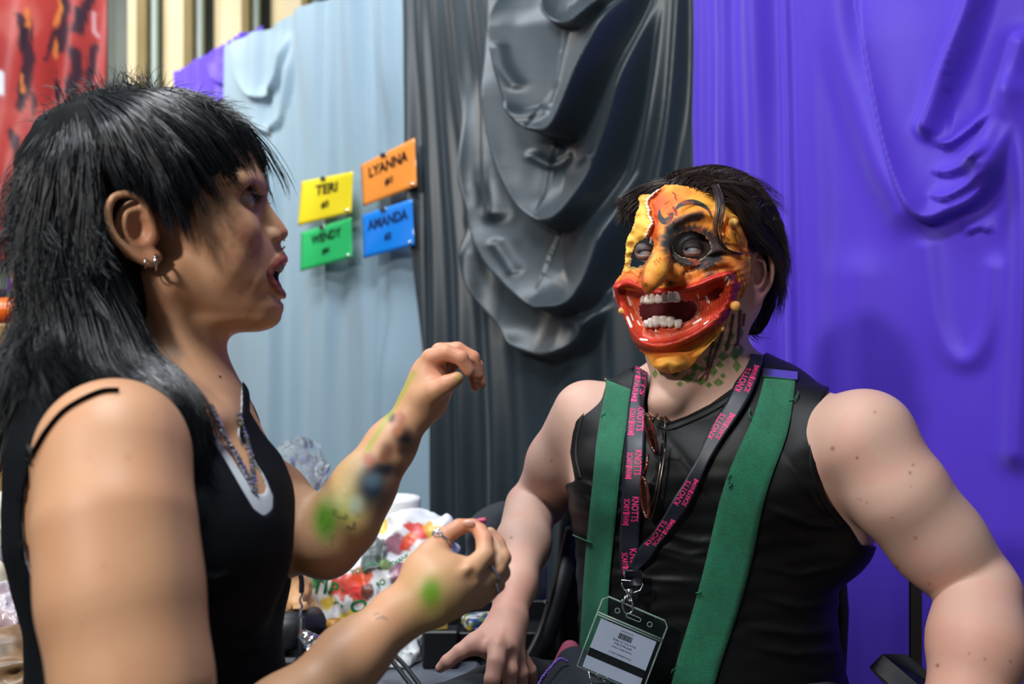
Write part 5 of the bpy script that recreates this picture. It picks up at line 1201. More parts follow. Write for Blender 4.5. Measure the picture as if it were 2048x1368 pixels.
def curtain(name, px0, px1, disp, mt, off, label, cat='curtain', top=None, left=None, step=.0045, z0=.03, z1=None):
    u = np.linspace(0, 1, int(np.linalg.norm(wall_P(np.array([float(px1)]), 0)[0]-wall_P(np.array([float(px0)]), 0)[0])/step))
    A0 = wall_P(np.array([float(px0)]), 0)[0]; A1 = wall_P(np.array([float(px1)]), 0)[0]; z1 = z1 or TOPZ
    zs = np.linspace(z0, z1, int((z1-z0)/step)); U, Z = np.meshgrid(u, zs, indexing='ij'); Pt = A0+(A1-A0)*U[..., None]; Pt[..., 2] = Z
    if left is not None:      # one side is pulled in towards the top
        Pt = left(Pt, U, Z)
    x, y = toPx(Pt); h = disp(x, y)+.0035*fbm(np.stack([U*2, U*0, Z*.3], -1), 8, 2)
    if top is not None: Pt[..., 2] = np.minimum(Pt[..., 2], 1e9); Z2 = top(x, y, U, Z); Pt[..., 2] = Z2
    V = Pt+WN*(h[..., None]+off); a, b = U.shape; I = np.arange(a*b).reshape(a, b)
    Q = np.stack([I[:-1, :-1], I[1:, :-1], I[1:, 1:], I[:-1, 1:]], -1).reshape(-1, 4)
    me = mesh_np(name, V.reshape(-1, 3), Q); o = link(name, me, mt); tag(o, label, cat); return o
M['c_grey'] = mat('light blue grey satin cloth', lin(142, 166, 182), rough=.6, spec=.35, sheen=.15)
M['c_dark'] = mat('charcoal satin cloth', lin(29, 42, 50), rough=.38, spec=.6, sheen=.1)
M['c_purple'] = mat('violet cloth', lin(78, 47, 192), rough=.55, spec=.35, sheen=.2)
rs = np.random.default_rng(8); gf = [(c, rs.uniform(-.02, .06), rs.uniform(8, 26), rs.uniform(.012, .034)) for c in np.array([440, 468, 500, 520, 556, 585, 622, 640, 668, 705, 724, 765, 790, 812, 832])]
modu = lambda x, y, k: .35+.65*smooth(-.5, .5, vnoise(np.stack([x*.012+k*3.1, y*.0022, x*0+k], -1)))
def d_grey(x, y):
    h = sum(1.7*a*modu(x, y, k)*np.exp(-((x-c-s*(y-300))/w)**2) for k, (c, s, w, a) in enumerate(gf))
    h = h+swag(x, y, [(470, 60), (490, 150), (520, 195), (560, 170), (590, 60)], .03, 22, 10)+swag(x, y, [(480, 60), (500, 200), (530, 260), (570, 230), (600, 60)], .02, 20, 12)
    return h
curtain('light_grey_curtain', 458, 880, d_grey, M['c_grey'], -.01, 'pale blue grey curtain behind the paper signs')
def d_dark(x, y):
    h = 0
    for k, (pts, A, w) in enumerate((([(838, -100), (846, 300), (856, 700), (870, 1300)], .045, 11), ([(868, -100), (884, 300), (896, 700), (905, 1300)], .055, 13), ([(896, -100), (925, 300), (950, 700), (960, 1300)], .055, 16),
                      ([(930, -100), (955, 200), (992, 500), (1015, 900), (1015, 1300)], .06, 18), ([(965, -100), (1000, 200), (1046, 430)], .035, 16),
                      ([(1392, -100), (1370, 200), (1335, 420), (1320, 600)], .040, 13), ([(1360, -100), (1330, 200), (1285, 400)], .04, 16), ([(1414, -100), (1408, 400), (1400, 900)], .03, 9),
                      ([(1075, 700), (1085, 900), (1090, 1300)], .03, 26), ([(1160, 640), (1170, 1300)], .03, 30), ([(1250, 600), (1260, 1300)], .03, 26))):
        h = h+vfold(x, y, pts, A, w)*(.5+.5*modu(x, y, k+20))
    h = h+swag(x, y, [(1135, -90), (1145, 20), (1165, 58), (1200, 66), (1240, 56), (1285, 15), (1320, -90)], .05, 40, 8)
    h = h+swag(x, y, [(1040, -90), (1072, 90), (1100, 190), (1132, 262), (1165, 277), (1200, 268), (1240, 205), (1290, 90), (1345, -90)], .12, 95, 13)
    h = h+swag(x, y, [(990, -90), (1035, 200), (1072, 330), (1105, 405), (1138, 440), (1170, 448), (1210, 428), (1255, 330), (1300, 180), (1350, -60)], .10, 70, 18)
    h = h+swag(x, y, [(960, 150), (1000, 400), (1040, 510), (1080, 565), (1125, 606), (1170, 615), (1215, 598), (1258, 500), (1300, 340)], .10, 80, 18)
    h = h+swag(x, y, [(960, 420), (1005, 580), (1060, 670), (1120, 705), (1190, 690), (1250, 600)], .07, 60, 18)
    for pts in ([(1115, 240), (1138, 250), (1160, 238)], [(1120, 322), (1148, 338), (1170, 322)], [(1205, 330), (1225, 318), (1245, 325)], [(1060, 495), (1075, 520), (1092, 545)], [(1195, 640), (1215, 650), (1235, 632)], [(1090, 120), (1102, 160), (1120, 190)]): h = h+vfold(x, y, pts, .010, 9)
    return h
curtain('charcoal_curtain', 819, 1424, d_dark, M['c_dark'], .025, 'charcoal satin curtain with deep hanging folds', step=.004, left=lambda Pt, U, Z: Pt+_t*((1-U)**2*.10*(TOPZ-Z))[..., None])
def d_pur(x, y):
    h = 0
    for k, (pts, A, w) in enumerate((([(1425, -100), (1428, 400), (1432, 1000)], .022, 18), ([(1472, -100), (1477, 400), (1482, 900)], .045, 20), ([(1535, -100), (1545, 400), (1552, 1000)], .045, 28), ([(1590, -100), (1600, 300), (1608, 900)], .018, 10), ([(1632, -100), (1655, 300), (1665, 900)], .022, 28),
                      ([(1690, -100), (1712, 100), (1770, 300), (1835, 420)], .03, 40), ([(1995, -50), (1955, 80), (1915, 180), (1885, 262)], .05, 20), ([(2060, 100), (2015, 250), (1995, 330)], .04, 30),
                      ([(1870, 500), (1892, 650), (1925, 712), (1965, 712), (1995, 650), (2005, 540)], .012, 22), ([(2060, 200), (2070, 500), (2050, 900)], .03, 32), ([(2150, 0), (2160, 900)], .03, 40), ([(1740, 560), (1750, 1000)], .015, 50))):
        h = h+vfold(x, y, pts, A, w)*(.6+.4*modu(x, y, k+50))
    h = h+swag(x, y, [(1735, -60), (1770, 120), (1808, 290), (1848, 400), (1882, 440), (1930, 425), (1980, 400), (2015, 350), (2050, 250)], .045, 75, 16)
    for pts, A, w in (([(1882, 285), (1925, 296), (1975, 262), (2020, 230)], .022, 13), ([(1882, 345), (1925, 352), (1990, 330), (2020, 300)], .020, 13), ([(1880, 392), (1925, 402), (1985, 372), (2020, 345)], .018, 12), ([(1940, 474), (1975, 458), (2010, 466)], .012, 10)): h = h+swag(x, y, pts, A, w*1.6, w*.6, .3)
    return h
curtain('violet_curtain', 1408, 2560, d_pur, M['c_purple'], .035, 'bright violet curtain behind the masked seated person', step=.0045)
# small violet drape further left, bunched on the same rail
def pinch(Pt, U, Z):
    f = smooth(TOPZ-.5, TOPZ+.09, Z); lim = 1-f*.26; A1 = Pt[-1:, :, :2]; Pt = Pt.copy(); Pt[..., :2] = A1+(Pt[..., :2]-A1)*lim[..., None]
    z = Pt[..., 2]; Pt[..., 2] = np.where(Z > TOPZ-.5, Z-(1-U)*.05*f, Z); return Pt
gp2 = [(c, rs.uniform(5, 10), rs.uniform(.02, .05)) for c in np.arange(320, 460, 13)]
o = curtain('violet_drape', 262, 475, lambda x, y: sum(a*np.exp(-((x-c-.05*(y-150))/w)**2) for c, w, a in gp2)+swag(x, y, [(385, 110), (400, 150), (430, 160), (455, 120)], .03, 14, 8)+swag(x, y, [(340, 190), (380, 215), (430, 180)], .03, 14, 8), M['c_purple'], -.11, 'small bunched violet drape left of the pale grey curtain', left=pinch, z1=TOPZ+.09)
# rail and posts
rl = empty('curtain_rail', wall_P(np.array([700.]), 0)[0]); tag(rl, 'thin metal rail along the top of the grey curtain', 'curtain rail')
a_, b_ = wall_P(np.array([476.]), TOPZ-.012)[0], wall_P(np.array([2560.]), TOPZ-.012)[0]
adopt(MB().tube([a_-WN*.05, b_-WN*.05], .016, 12).build('rail', M['silver']), rl)
for q in (476., 1416., 2550.): a_ = wall_P(np.array([q]), 0)[0]-WN*.06; adopt(MB().tube([a_, a_+[0, 0, TOPZ]], .02, 12).build('post', M['silver']), rl)

# ---------------------------------------------------------------- paper signs in sleeves
def card_of(corners, colr, title, num, label, tsize, curl):
    TL, TR, BR, BL = [np.array(c, float) for c in corners]; c0 = (TL+TR+BR+BL)/4
    wp = lambda x, y, o: (lambda Y: np.array([(x-1024)/F*Y, Y, CZ-(y-684)/F*Y]))(float(wall_Y(x))-.045-o*1.1)
    def at(u, v, o=0):     # u right, v down
        q = TL*(1-u)*(1-v)+TR*u*(1-v)+BR*u*v+BL*(1-u)*v; return wp(q[0], q[1], .075+curl*(2*u-1)**2+.012*math.sin(3*u+2*v)+.01*v+o)
    n, m = 21, 13; e = empty('paper_sign', at(.5, .5)); tag(e, label, 'sign', 'coloured paper signs pinned to the curtain')
    V = [at(i/(n-1), j/(m-1)) for i in range(n) for j in range(m)]; V += [v-WN*.0015 for v in V]; Q = []; o = n*m; I = lambda i, j: i*m+j
    for i in range(n-1):
        for j in range(m-1): Q += [(I(i, j), I(i, j+1), I(i+1, j+1), I(i+1, j)), (o+I(i, j), o+I(i+1, j), o+I(i+1, j+1), o+I(i, j+1))]
        Q += [(I(i, 0), I(i+1, 0), o+I(i+1, 0), o+I(i, 0)), (I(i, m-1), o+I(i, m-1), o+I(i+1, m-1), I(i+1, m-1))]
    for j in range(m-1): Q += [(I(0, j), o+I(0, j), o+I(0, j+1), I(0, j+1)), (I(n-1, j), I(n-1, j+1), o+I(n-1, j+1), o+I(n-1, j))]
    adopt(link('sheet', mesh_np('sheet', V, np.array(Q)), mat('laminated '+title.lower()+' paper', colr, rough=.5, coat=.8, spec=.4)), e)
    for s_, u0, u1, v0, v1 in ((title, .5-tsize, .5+tsize, .16, .40), (num, .42, .56, .56, .74)):
        v, f = text2d(s_, 1, .035); mn, mx = v.min(0), v.max(0); tb_ = MB().raw([at(u0+(u1-u0)*(a-mn[0])/(mx[0]-mn[0]), v1-(v1-v0)*(b-mn[1])/(mx[1]-mn[1]), .0022) for a, b in v], f); adopt(tb_.build('lettering', M['ink'] if num != '#2' else mat('dark blue print', lin(10, 40, 90), rough=.5), sm=False), e)
    adopt(MB().box(at(.42, .03, .004), (.03, .004, .014), np.stack([_t, WN, [0, 0, 1]], 1)@np.eye(3), bev=.001).build('clip', M['silver']), e)
    adopt(MB().ball(at(.93, .93, .003), (.006, .004, .006)).build('pin', M['silver']), e)
card_of([(603, 363), (706, 343), (702, 425), (595, 452)], lin(250, 225, 30), 'TERI', '#3', 'yellow paper sign reading TERI on the grey curtain', .21, .012)
card_of([(602, 465), (702, 435), (704, 514), (600, 543)], lin(40, 190, 105), 'WENDY', '#4', 'green paper sign reading WENDY below the yellow one', .30, .012)
card_of([(721, 330), (829, 276), (833, 372), (726, 413)], lin(250, 152, 60), 'LYANNA', '#1', 'orange paper sign reading LYANNA on the grey curtain', .36, .010)
card_of([(724, 430), (824, 398), (828, 490), (727, 517)], lin(0, 132, 236), 'AMANDA', '#2', 'blue paper sign reading AMANDA below the orange one', .40, .008)

# ---------------------------------------------------------------- hall behind: ribbed wall, banner, floor
M['cream'] = mat('cream painted metal', lin(214, 202, 172), rough=.55, mottle=(3, lin(190, 176, 140), .5))
M['pale'] = mat('pale blue trim', lin(170, 196, 206), rough=.4)
M['glassd'] = mat('dark window glass', lin(92, 100, 98), rough=.5, spec=.3, mottle=(1.5, lin(56, 66, 66), .8))
BY = 6.0; bx = lambda px: (px-1024)/F*BY
def struct(o): o['kind'] = 'structure'; return o
struct(MB().box((0, BY+.5, 2.2), (14, .1, 4.4)).build('wall_back', mat('dark wall', lin(70, 76, 74), rough=.7, mottle=(1.2, lin(96, 104, 102), .8)), sm=False))
struct(MB().box((0, 2, -.025), (14, 10, .05)).build('floor', mat('grey concrete floor', lin(88, 88, 86), rough=.6, mottle=(5, lin(66, 66, 64), .7)), sm=False))
for i, (a, b, c, e_) in enumerate(((262, 276, 290, 298), (325, 356, 382, 389), (428, 458, 495, 502), (542, 580, 612, 620), (660, 690, 724, 732))):
    p0, p1, p2 = np.array([bx(a)*1.02, BY+.12]), np.array([bx(b), BY-.16]), np.array([bx(c)*1.0, BY-.14]); V = []
    for z in (0, 4.3):
        for q in (p0, p1, p2, (bx(e_)*1.01, BY+.1), (bx(e_)*1.01, BY+.42), (p0[0], BY+.42)): V.append((q[0], q[1], z))
    r_o = MB().raw(V, [(j, (j+1) % 6, 6+(j+1) % 6, 6+j) for j in range(6)]+[(5, 4, 3, 2, 1, 0), (6, 7, 8, 9, 10, 11)]).build('ribbed_panel', M['cream'], sm=False)
    tag(r_o, ['first cream upright panel right of the red banner', 'second cream upright panel right of the red banner', 'wide cream upright panel just above the small violet drape', 'cream upright panel above the top edge of the grey curtain', 'cream upright panel hidden behind the grey curtain'][i], 'wall panel', 'cream upright panels of the far wall')
    struct(MB().box((bx(e_)+.02, BY+.05, 2.15), (.025, .06, 4.3)).build('trim_%d' % (i+1), M['pale'], sm=False))
for i, (a, b) in enumerate(((212, 262), (298, 325), (389, 428), (502, 542), (620, 660))):
    struct(MB().box((bx((a+b)/2), BY+.3, 2.15), ((b-a)/F*BY+.1, .04, 4.3)).build('window_%d' % (i+1), M['glassd'], sm=False))
# banner
BYN = 3.3
def ban_col(x, y):
    q = np.stack([x*.01, y*.01, x*0], -1); C = np.tile(np.array(lin(184, 66, 60)), (len(x), 1)); C = blend(C, .6*smooth(-.2, .6, fbm(q, .7, 3)), lin(160, 44, 44)); C = blend(C, .4*smooth(.1, .7, fbm(q+5, 1.1, 3)), lin(208, 118, 106))
    k = 0
    for pts, w0 in (([(40, 30), (48, 60), (42, 100)], 9), ([(50, 60), (58, 110), (52, 150), (48, 190)], 15), ([(60, 30), (64, 80)], 6), ([(42, 185), (40, 215)], 9), ([(66, 190), (70, 260)], 6), ([(130, 0), (128, 50), (120, 95)], 13), ([(110, 60), (96, 110), (90, 120)], 5), ([(155, 20), (150, 60)], 9), ([(180, -10), (168, 40), (162, 62)], 14), ([(150, 100), (155, 140), (145, 165), (150, 210)], 15), ([(190, 95), (182, 140), (176, 175)], 12), ([(112, 140), (116, 200)], 5), ([(140, 200), (120, 225)], 8), ([(20, 260), (34, 300), (30, 330)], 10), ([(60, 320), (80, 380)], 12), ([(-60, 100), (-50, 250)], 20), ([(-120, 60), (-140, 260)], 22)):
        d, t = pdist(x, y, pts); k += 1; C = blend(C, .93*smooth(w0, w0*.6, d+5*fbm(q*2+k, 2.2, 2)), lin(42, 36, 48))
    for pts, w0 in (([(55, 22), (58, 50)], 6), ([(118, -5), (122, 18), (112, 50)], 6), ([(44, 150), (46, 185)], 4), ([(110, 80), (112, 115)], 5)):
        C = blend(C, .9*smooth(w0, w0*.4, pdist(x, y, pts)[0]+3*fbm(q*3, 2.5, 2)), lin(222, 128, 62))
    C = blend(C, smooth(9, 6, pdist(x, y, [(0, 148), (2, 185)])[0]), lin(226, 228, 232)); C = blend(C, .7*smooth(6, 2, pdist(x, y, [(190, 25), (186, 60), (194, 70)])[0]), lin(236, 190, 196)); return C
xs = np.linspace(-420, 206, 120); Vb = []; ys_top = -260
for x in xs:
    yb = np.interp(x, [-420, 0, 60, 206], [560, 524, 512, 455])
    for j in range(100):
        y = ys_top+(yb-ys_top)*j/99; q = P(x, y, BYN); q[1] += .03*math.sin(x*.035)+.02*math.sin(x*.07+y*.01)*j/99; Vb.append(q)
Vb = np.array(Vb); I = np.arange(len(Vb)).reshape(120, 100); Qb = np.stack([I[:-1, :-1], I[:-1, 1:], I[1:, 1:], I[1:, :-1]], -1).reshape(-1, 4)
me = mesh_np('red_banner', Vb, Qb); X_, Y_ = toPx(Vb); colour(me, ban_col(X_, Y_)); o = link('red_banner', me, mat('printed vinyl', rough=.38, attr='Paint', spec=.5)); tag(o, 'hanging red banner printed with dark blurred figures', 'banner')
o = MB().tube([P(210, 900, 3.4)*[1, 1, 0], P(210, 0, 3.4)*[1, 1, 0]+[0, 0, 3.2]], .0085, 12).build('black_pole', M['rubber']); tag(o, 'black upright pole at the right edge of the red banner', 'pole')
tag(MB().tube([P(-430, 0, 3.4)*[1, 1, 0]+[0, 0, 3.0], P(210, 0, 3.4)*[1, 1, 0]+[0, 0, 3.0]], .012, 10).build('banner_bar', M['rubber']), 'black bar that carries the red banner', 'pole')
# ================================================================ table and the things on it
TZ = .90
Yr = lambda py: 1100/(py-684)
M['table'] = mat('worn grey table top', lin(84, 88, 96), rough=.5, mottle=(14, lin(120, 126, 136), .7))
M['blackp'] = mat('black plastic', lin(22, 24, 28), rough=.42); M['whitep'] = mat('white plastic film', lin(226, 230, 232), rough=.45, bump=('noise', 60, .004, .6))
M['film'] = mat('clear crumpled film', (.9, .95, .98), rough=.12, trans=.85, ior=1.12, spec=1, bump=('vor', 60, .01, .8))
M['paper'] = mat('white absorbent paper', lin(232, 234, 232), rough=.9, bump=('vor', 260, .001, .6)); M['black_cloth'] = mat('black padded cloth', lin(30, 36, 44), rough=.75, sheen=.1, bump=('noise', 500, .0008, .6))
tb_ = empty('work_table', (-.9, 1.9, 0)); tag(tb_, 'long work table behind the two people covered with make-up props', 'table')
adopt(MB().box((-.93, 1.88, TZ-.02), (1.75, 1.06, .04), bev=.006).build('table_top', M['table'], sm=False), tb_)
for sx in (-1.74, -.12):
    for sy in (1.42, 2.34): adopt(MB().box((sx, sy, (TZ-.04)/2), (.05, .05, TZ-.04), bev=.005).build('leg', M['blackp'], sm=False), tb_)
def blob(name, label, cat, prims, disp, lo, hi, h, mt, colf=None, cap=True, at_=None):
    s_ = Sdf()
    for q, k in prims: s_.add(q, k)
    if disp: s_.disp(disp)
    if cap: s_.cap(Half([0, 0, TZ+.0015], [0, 0, -1]), .003)
    c = (np.array(lo)+np.array(hi))/2; c[2] = TZ; V, Q = nets(s_, lo, hi, h, relax=1, margin=.03); me = mesh_np(name, V, Q)
    if colf: colour(me, colf(V))
    V_ = V-c; me.vertices.foreach_set('co', V_.astype(f32).ravel()); me.update(); o = link(name, me, mt); o.location = c; tag(o, label, cat); return o, s_
def PB(px, py): Y = Yr(py); return P(px, py, Y)
def crump(a, s1, b=0, s2=1): return lambda p: (a*(np.abs(fbm(p, s1, 3))*2-.5)+b*vnoise(p, s2)).astype(f32)
# shopping bag with printed flowers and lettering
Yb = 1.90
def bag_col(V):
    x, y = toPx(V); C = np.tile(np.array(lin(228, 230, 232)), (len(V), 1)); q = np.stack([x*.02, y*.02, x*0], -1)
    for a, b, r, c in ((835, 1068, 26, (214, 40, 24)), (822, 1075, 14, (240, 120, 40)), (700, 1165, 34, (206, 48, 26)), (728, 1150, 30, (222, 74, 30)), (715, 1192, 26, (188, 30, 22)), (752, 1108, 34, (34, 42, 44)), (742, 1128, 22, (40, 52, 50)), (790, 1090, 24, (150, 90, 110)), (800, 1145, 22, (120, 60, 84)), (812, 1085, 14, (220, 60, 30)), (860, 1062, 20, (226, 170, 60)), (655, 1212, 18, (236, 196, 40)), (700, 1240, 22, (240, 204, 50)), (655, 1130, 16, (226, 120, 60)), (760, 1050, 22, (236, 190, 70)), (690, 1062, 18, (226, 96, 60)), (735, 1182, 16, (90, 40, 30)), (628, 1165, 12, (60, 140, 80)), (770, 1125, 12, (96, 120, 66))):
        d = np.hypot(x-a, y-b)+r*.45*fbm(q+a, 3, 2); C = blend(C, .92*smooth(r, r*.72, d), lin(*c)); C = blend(C, .5*smooth(r*.45, r*.3, d), lin(*[min(255, v+50) for v in c]))
    return C
M['bag'] = mat('printed white carrier bag', rough=.34, attr='Paint', spec=.5)
ob, sb_ = blob('shopping_bag', 'white plastic shopping bag printed with red flowers and green lettering', 'bag',
     [(Ell(P(745, 1170, Yb), (.13, .09, .12)), 0), (Ell(P(660, 1210, Yb+.02), (.08, .08, .10)), .05), (Ell(P(850, 1110, Yb), (.06, .06, .07)), .05), (Ell(P(620, 1120, Yb+.1), (.05, .06, .06)), .04), (Cone(P(800, 1050, Yb), P(900, 1042, Yb-.02), .02, .008), .03)],
     crump(.016, 11, .006, 40), (-.48, 1.72, .88), (-.04, 2.12, 1.16), .004, M['bag'], bag_col)
def print_on(sdf, parent, items, mt, name='lettering', Y0=1.5):
    for s_, cx, cy, size, ang, wsc in items:
        v, f = text2d(s_, 1, .02); mn, mx = v.min(0), v.max(0); v = (v-(mn+mx)/2)/(mx[1]-mn[1])*size; v[:, 0] *= wsc; ca, sa = math.cos(ang), math.sin(ang)
        X = cx+v[:, 0]*ca-v[:, 1]*sa*-1*-1; Yp = cy-(v[:, 0]*sa+v[:, 1]*ca); X = cx+v[:, 0]*ca-v[:, 1]*sa
        p, g, ok = hit(sdf, X, Yp, Y0, 2.6); me = MB().raw(p+g*.0012-np.array(parent.location), f); me.build(name, mt, parent, sm=False)
M['green_ink'] = mat('green print', lin(20, 120, 60), rough=.5)
print_on(sb_, ob, [('O', 718, 1212, 26, .3, 1.3), ('L', 684, 1196, 34, -.5, .9), ('P', 668, 1178, 28, -.4, .9), ('T', 636, 1172, 30, -.2, .9), ('I', 652, 1172, 30, -.2, .9), ('YOU', 716, 1142, 11, .2, 1), ('FO', 762, 1166, 12, .7, 1), ('FOR', 745, 1128, 8, .2, 1), ('THANK', 800, 1120, 9, .5, 1)], M['green_ink'])
# clear film bag, bottles, paper roll
blob('film_bag', 'clear crumpled plastic film bundle against the grey curtain', 'plastic bag', [(Ell(P(596, 940, 2.12), (.055, .05, .06)), 0), (Ell(P(560, 985, 2.15), (.075, .06, .07)), .04), (Ell(P(550, 1060, 2.15), (.09, .07, .10)), .05), (Ell(P(615, 905, 2.2), (.025, .02, .03)), .03), (Ell(P(520, 1150, 2.15), (.12, .07, .12)), .05)], crump(.022, 16, .008, 50), (-.75, 2.0, .88), (-.38, 2.3, 1.26), .0045, M['film'])
def lathe_thing(name, label, cat, c, prof, mt, grp=None, n=28, extra=()):
    e = empty(name, c); tag(e, label, cat, grp); MB().lathe((0, 0, 0), prof, n).build('body' if extra else 'body', mt, e)
    for nm, pr, m2 in extra: MB().lathe((0, 0, 0), pr, n).build(nm, m2, e)
    return e
c = P(636, 1000, 2.26); c[2] = TZ
lathe_thing('white_bottle', 'white bottle standing behind the carrier bag beside the raised elbow', 'bottle', c, [(0, 0), (.045, 0), (.048, .01), (.048, .17), (.044, .20), (.02, .215), (.018, .225), (0, .225)], M['whitep'], extra=[('cap', [(0, .225), (.022, .225), (.022, .25), (.018, .255), (0, .255)], M['paper'])])
c = P(791, 1000, 2.12); c[2] = TZ
lathe_thing('paper_roll', 'roll of white paper towel standing behind the carrier bag', 'paper roll', c, [(0, 0), (.052, 0), (.054, .004), (.053, .12), (.054, .215), (.050, .222), (.018, .222), (.018, .214), (0, .214)], M['paper'])
# cream face prosthetic with a black handle of a tool over it
blob('latex_prosthetic', 'cream and orange latex appliance lying left of the carrier bag', 'prosthetic', [(Ell(P(572, 1190, 1.78), (.045, .05, .06)), 0), (Cone(P(572, 1160, 1.76), P(600, 1215, 1.72), .022, .014), .03), (Ell(P(590, 1240, 1.78), (.04, .05, .03)), .03)], crump(.008, 30), (-.50, 1.66, .88), (-.32, 1.88, 1.10), .0035, mat('cream latex', lin(224, 186, 134), rough=.5, mottle=(22, lin(190, 110, 60), .8)))
hk_ = empty('clamp_handle', P(590, 1230, 1.66)); tag(hk_, 'black bent metal handle rising in front of the cream appliance', 'tool handle')
adopt(MB().tube(catmull([P(562, 1142, 1.66), P(580, 1134, 1.66), P(596, 1138, 1.66), (P(603, 1160, 1.66)), P(603, 1185, 1.66)], 5), .0045, 8).build('handle', M['blackp']), hk_)
adopt(MB().tube([P(602, 1182, 1.66)+[.002*math.sin(t*9), 0, -.003*t*10+.0] for t in np.linspace(0, 1.6, 12)], .0022, 6).build('chain', M['silver']), hk_)
p_ = P(603, 1235, 1.66); adopt(MB().tube([p_, p_*[1, 1, 0]+[0, 0, TZ]], .006, 8).build('stem', M['blackp']), hk_)
# airbrush compressor style black cylinder with a metal fitting
cy = empty('airbrush_compressor', P(605, 1262, 1.70)); tag(cy, 'black cylinder with a shiny metal fitting beside the tank top', 'compressor')
a_, b_ = P(545, 1268, 1.68), P(638, 1252, 1.74)
adopt(MB().tube([a_, a_*.97+b_*.03, a_*.05+b_*.95, b_], [.030, .034, .034, .028], 28).build('cylinder', M['blackp']), cy)
adopt(MB().tube([P(604, 1268, 1.64), P(622, 1282, 1.63)], [.010, .012], 16).tube([P(622, 1282, 1.63), P(630, 1288, 1.625)], .016, 6).tube([P(630, 1288, 1.625), P(645, 1298, 1.62)], [.011, .009], 16).build('fitting', M['silver']), cy)
q = P(600, 1300, 1.70); q[2] = TZ+.012; adopt(MB().box(q, (.12, .08, .024), bev=.006).build('base', M['blackp'], sm=False), cy)
q = P(592, 1262, 1.70); q[2] = TZ+.035; adopt(MB().box(q, (.03, .03, .05), bev=.006).build('bracket', M['blackp'], sm=False), cy)
c = P(668, 1290, 1.70); c[2] = TZ
lathe_thing('paint_bottle', 'small black bottle with an amber cap in front of the carrier bag', 'bottle', c, [(0, 0), (.018, 0), (.0195, .004), (.0195, .055), (.014, .064), (0, .064)], M['blackp'], extra=[('cap', [(0, .064), (.013, .064), (.0135, .072), (.012, .078), (0, .078)], mat('amber cap', lin(160, 110, 40), rough=.3))])
c = P(620, 1345, 1.60); c[2] = TZ
lathe_thing('glass_jar', 'small clear jar with a silver lid near the gesturing forearm', 'jar', c, [(0, 0), (.024, 0), (.026, .004), (.026, .024), (.024, .028), (0, .028)], mat('jar glass', (.9, .95, .95), rough=.05, trans=.9), extra=[('lid', [(0, .028), (.026, .028), (.027, .031), (.027, .040), (.024, .043), (.020, .041), (0, .041)], M['silver'])])
blob('crumpled_bag', 'crumpled white plastic bag at the table edge below the forearm', 'plastic bag', [(Ell(P(775, 1330, 1.72), (.055, .05, .055)), 0), (Ell(P(700, 1350, 1.70), (.06, .05, .05)), .04), (Ell(P(815, 1300, 1.76), (.03, .04, .06)), .03)], crump(.012, 24, .004, 70), (-.38, 1.60, .88), (-.10, 1.84, 1.02), .0035, M['whitep'])
for i, (dx, lb) in enumerate(((0, 'black cable at the table edge, left one of the pair'), (18, 'black cable at the table edge, right one of the pair'))):
    o = MB().tube(catmull([P(760+dx, 1300, 1.60), P(786+dx, 1325, 1.56), P(806+dx, 1350, 1.52), P(830+dx, 1385, 1.48), P(850+dx, 1440, 1.46)], 6), .0036, 8).build('cable', M['blackp']); tag(o, lb, 'cable', 'black cables')
# black tray, tin, small carton
t_ = empty('black_tray', P(910, 1262, 1.78)*[1, 1, 0]+[0, 0, TZ]); tag(t_, 'black open tray on the table behind the two hands', 'tray')
t0 = P(985, 1275, 1.80); b = MB(); b.box((t0[0], 1.83, TZ+.006), (.24, .22, .012), bev=.003)
for s_ in (-1, 1): b.box((t0[0]+s_*.116, 1.83, TZ+.025), (.008, .22, .05), bev=.002).box((t0[0], 1.83+s_*.106, TZ+.025), (.24, .008, .05), bev=.002)
adopt(b.build('body', M['blackp'], sm=False), t_)
def tin_col(V): C = np.tile(np.array(lin(90, 120, 90)), (len(V), 1)); C = blend(C, smooth(.0, .1, vnoise(V, 90)), lin(200, 170, 60)); C = blend(C, smooth(.1, .2, vnoise(V+3, 120)), lin(40, 70, 130)); return blend(C, smooth(.25, .3, vnoise(V+9, 150)), lin(220, 220, 225))
tin = MB().box(P(958, 1243, 1.80), (.055, .05, .022), rotz(.3), bev=.004); o = tin.build('paint_palette', mat('patterned tin', rough=.35, attr='Paint'), sm=False); bpy.context.view_layer.update()
sbd = bpy.data.meshes.new('paint_palette'); import bmesh as _bm
bm_ = _bm.new(); bm_.from_mesh(o.data); _bm.ops.subdivide_edges(bm_, edges=bm_.edges, cuts=6, use_grid_fill=True); bm_.to_mesh(o.data); bm_.free()
colour(o.data, tin_col(np.array([v.co[:] for v in o.data.vertices]))); tag(o, 'small tin with a colourful pattern behind the masked person hand', 'tin')
q = P(958, 1262, 1.80); tag(MB().box((q[0], q[1], (q[2]+TZ+.013)/2), (.07, .06, q[2]-TZ-.013), bev=.003).build('black_block', M['blackp'], sm=False), 'black block under the small colourful tin', 'block')
tag(MB().box(P(882, 1248, 1.70), (.022, .02, .016), rotz(.2), bev=.002).build('yellow_carton', mat('yellow card', lin(214, 180, 90), rough=.5), sm=False), 'tiny yellow carton just below the near hand', 'carton')
q = P(882, 1256, 1.70); tag(MB().box((q[0], q[1], (q[2]+TZ)/2), (.06, .04, q[2]-TZ), bev=.003).build('black_case', M['blackp'], sm=False), 'low black case under the tiny yellow carton', 'case')

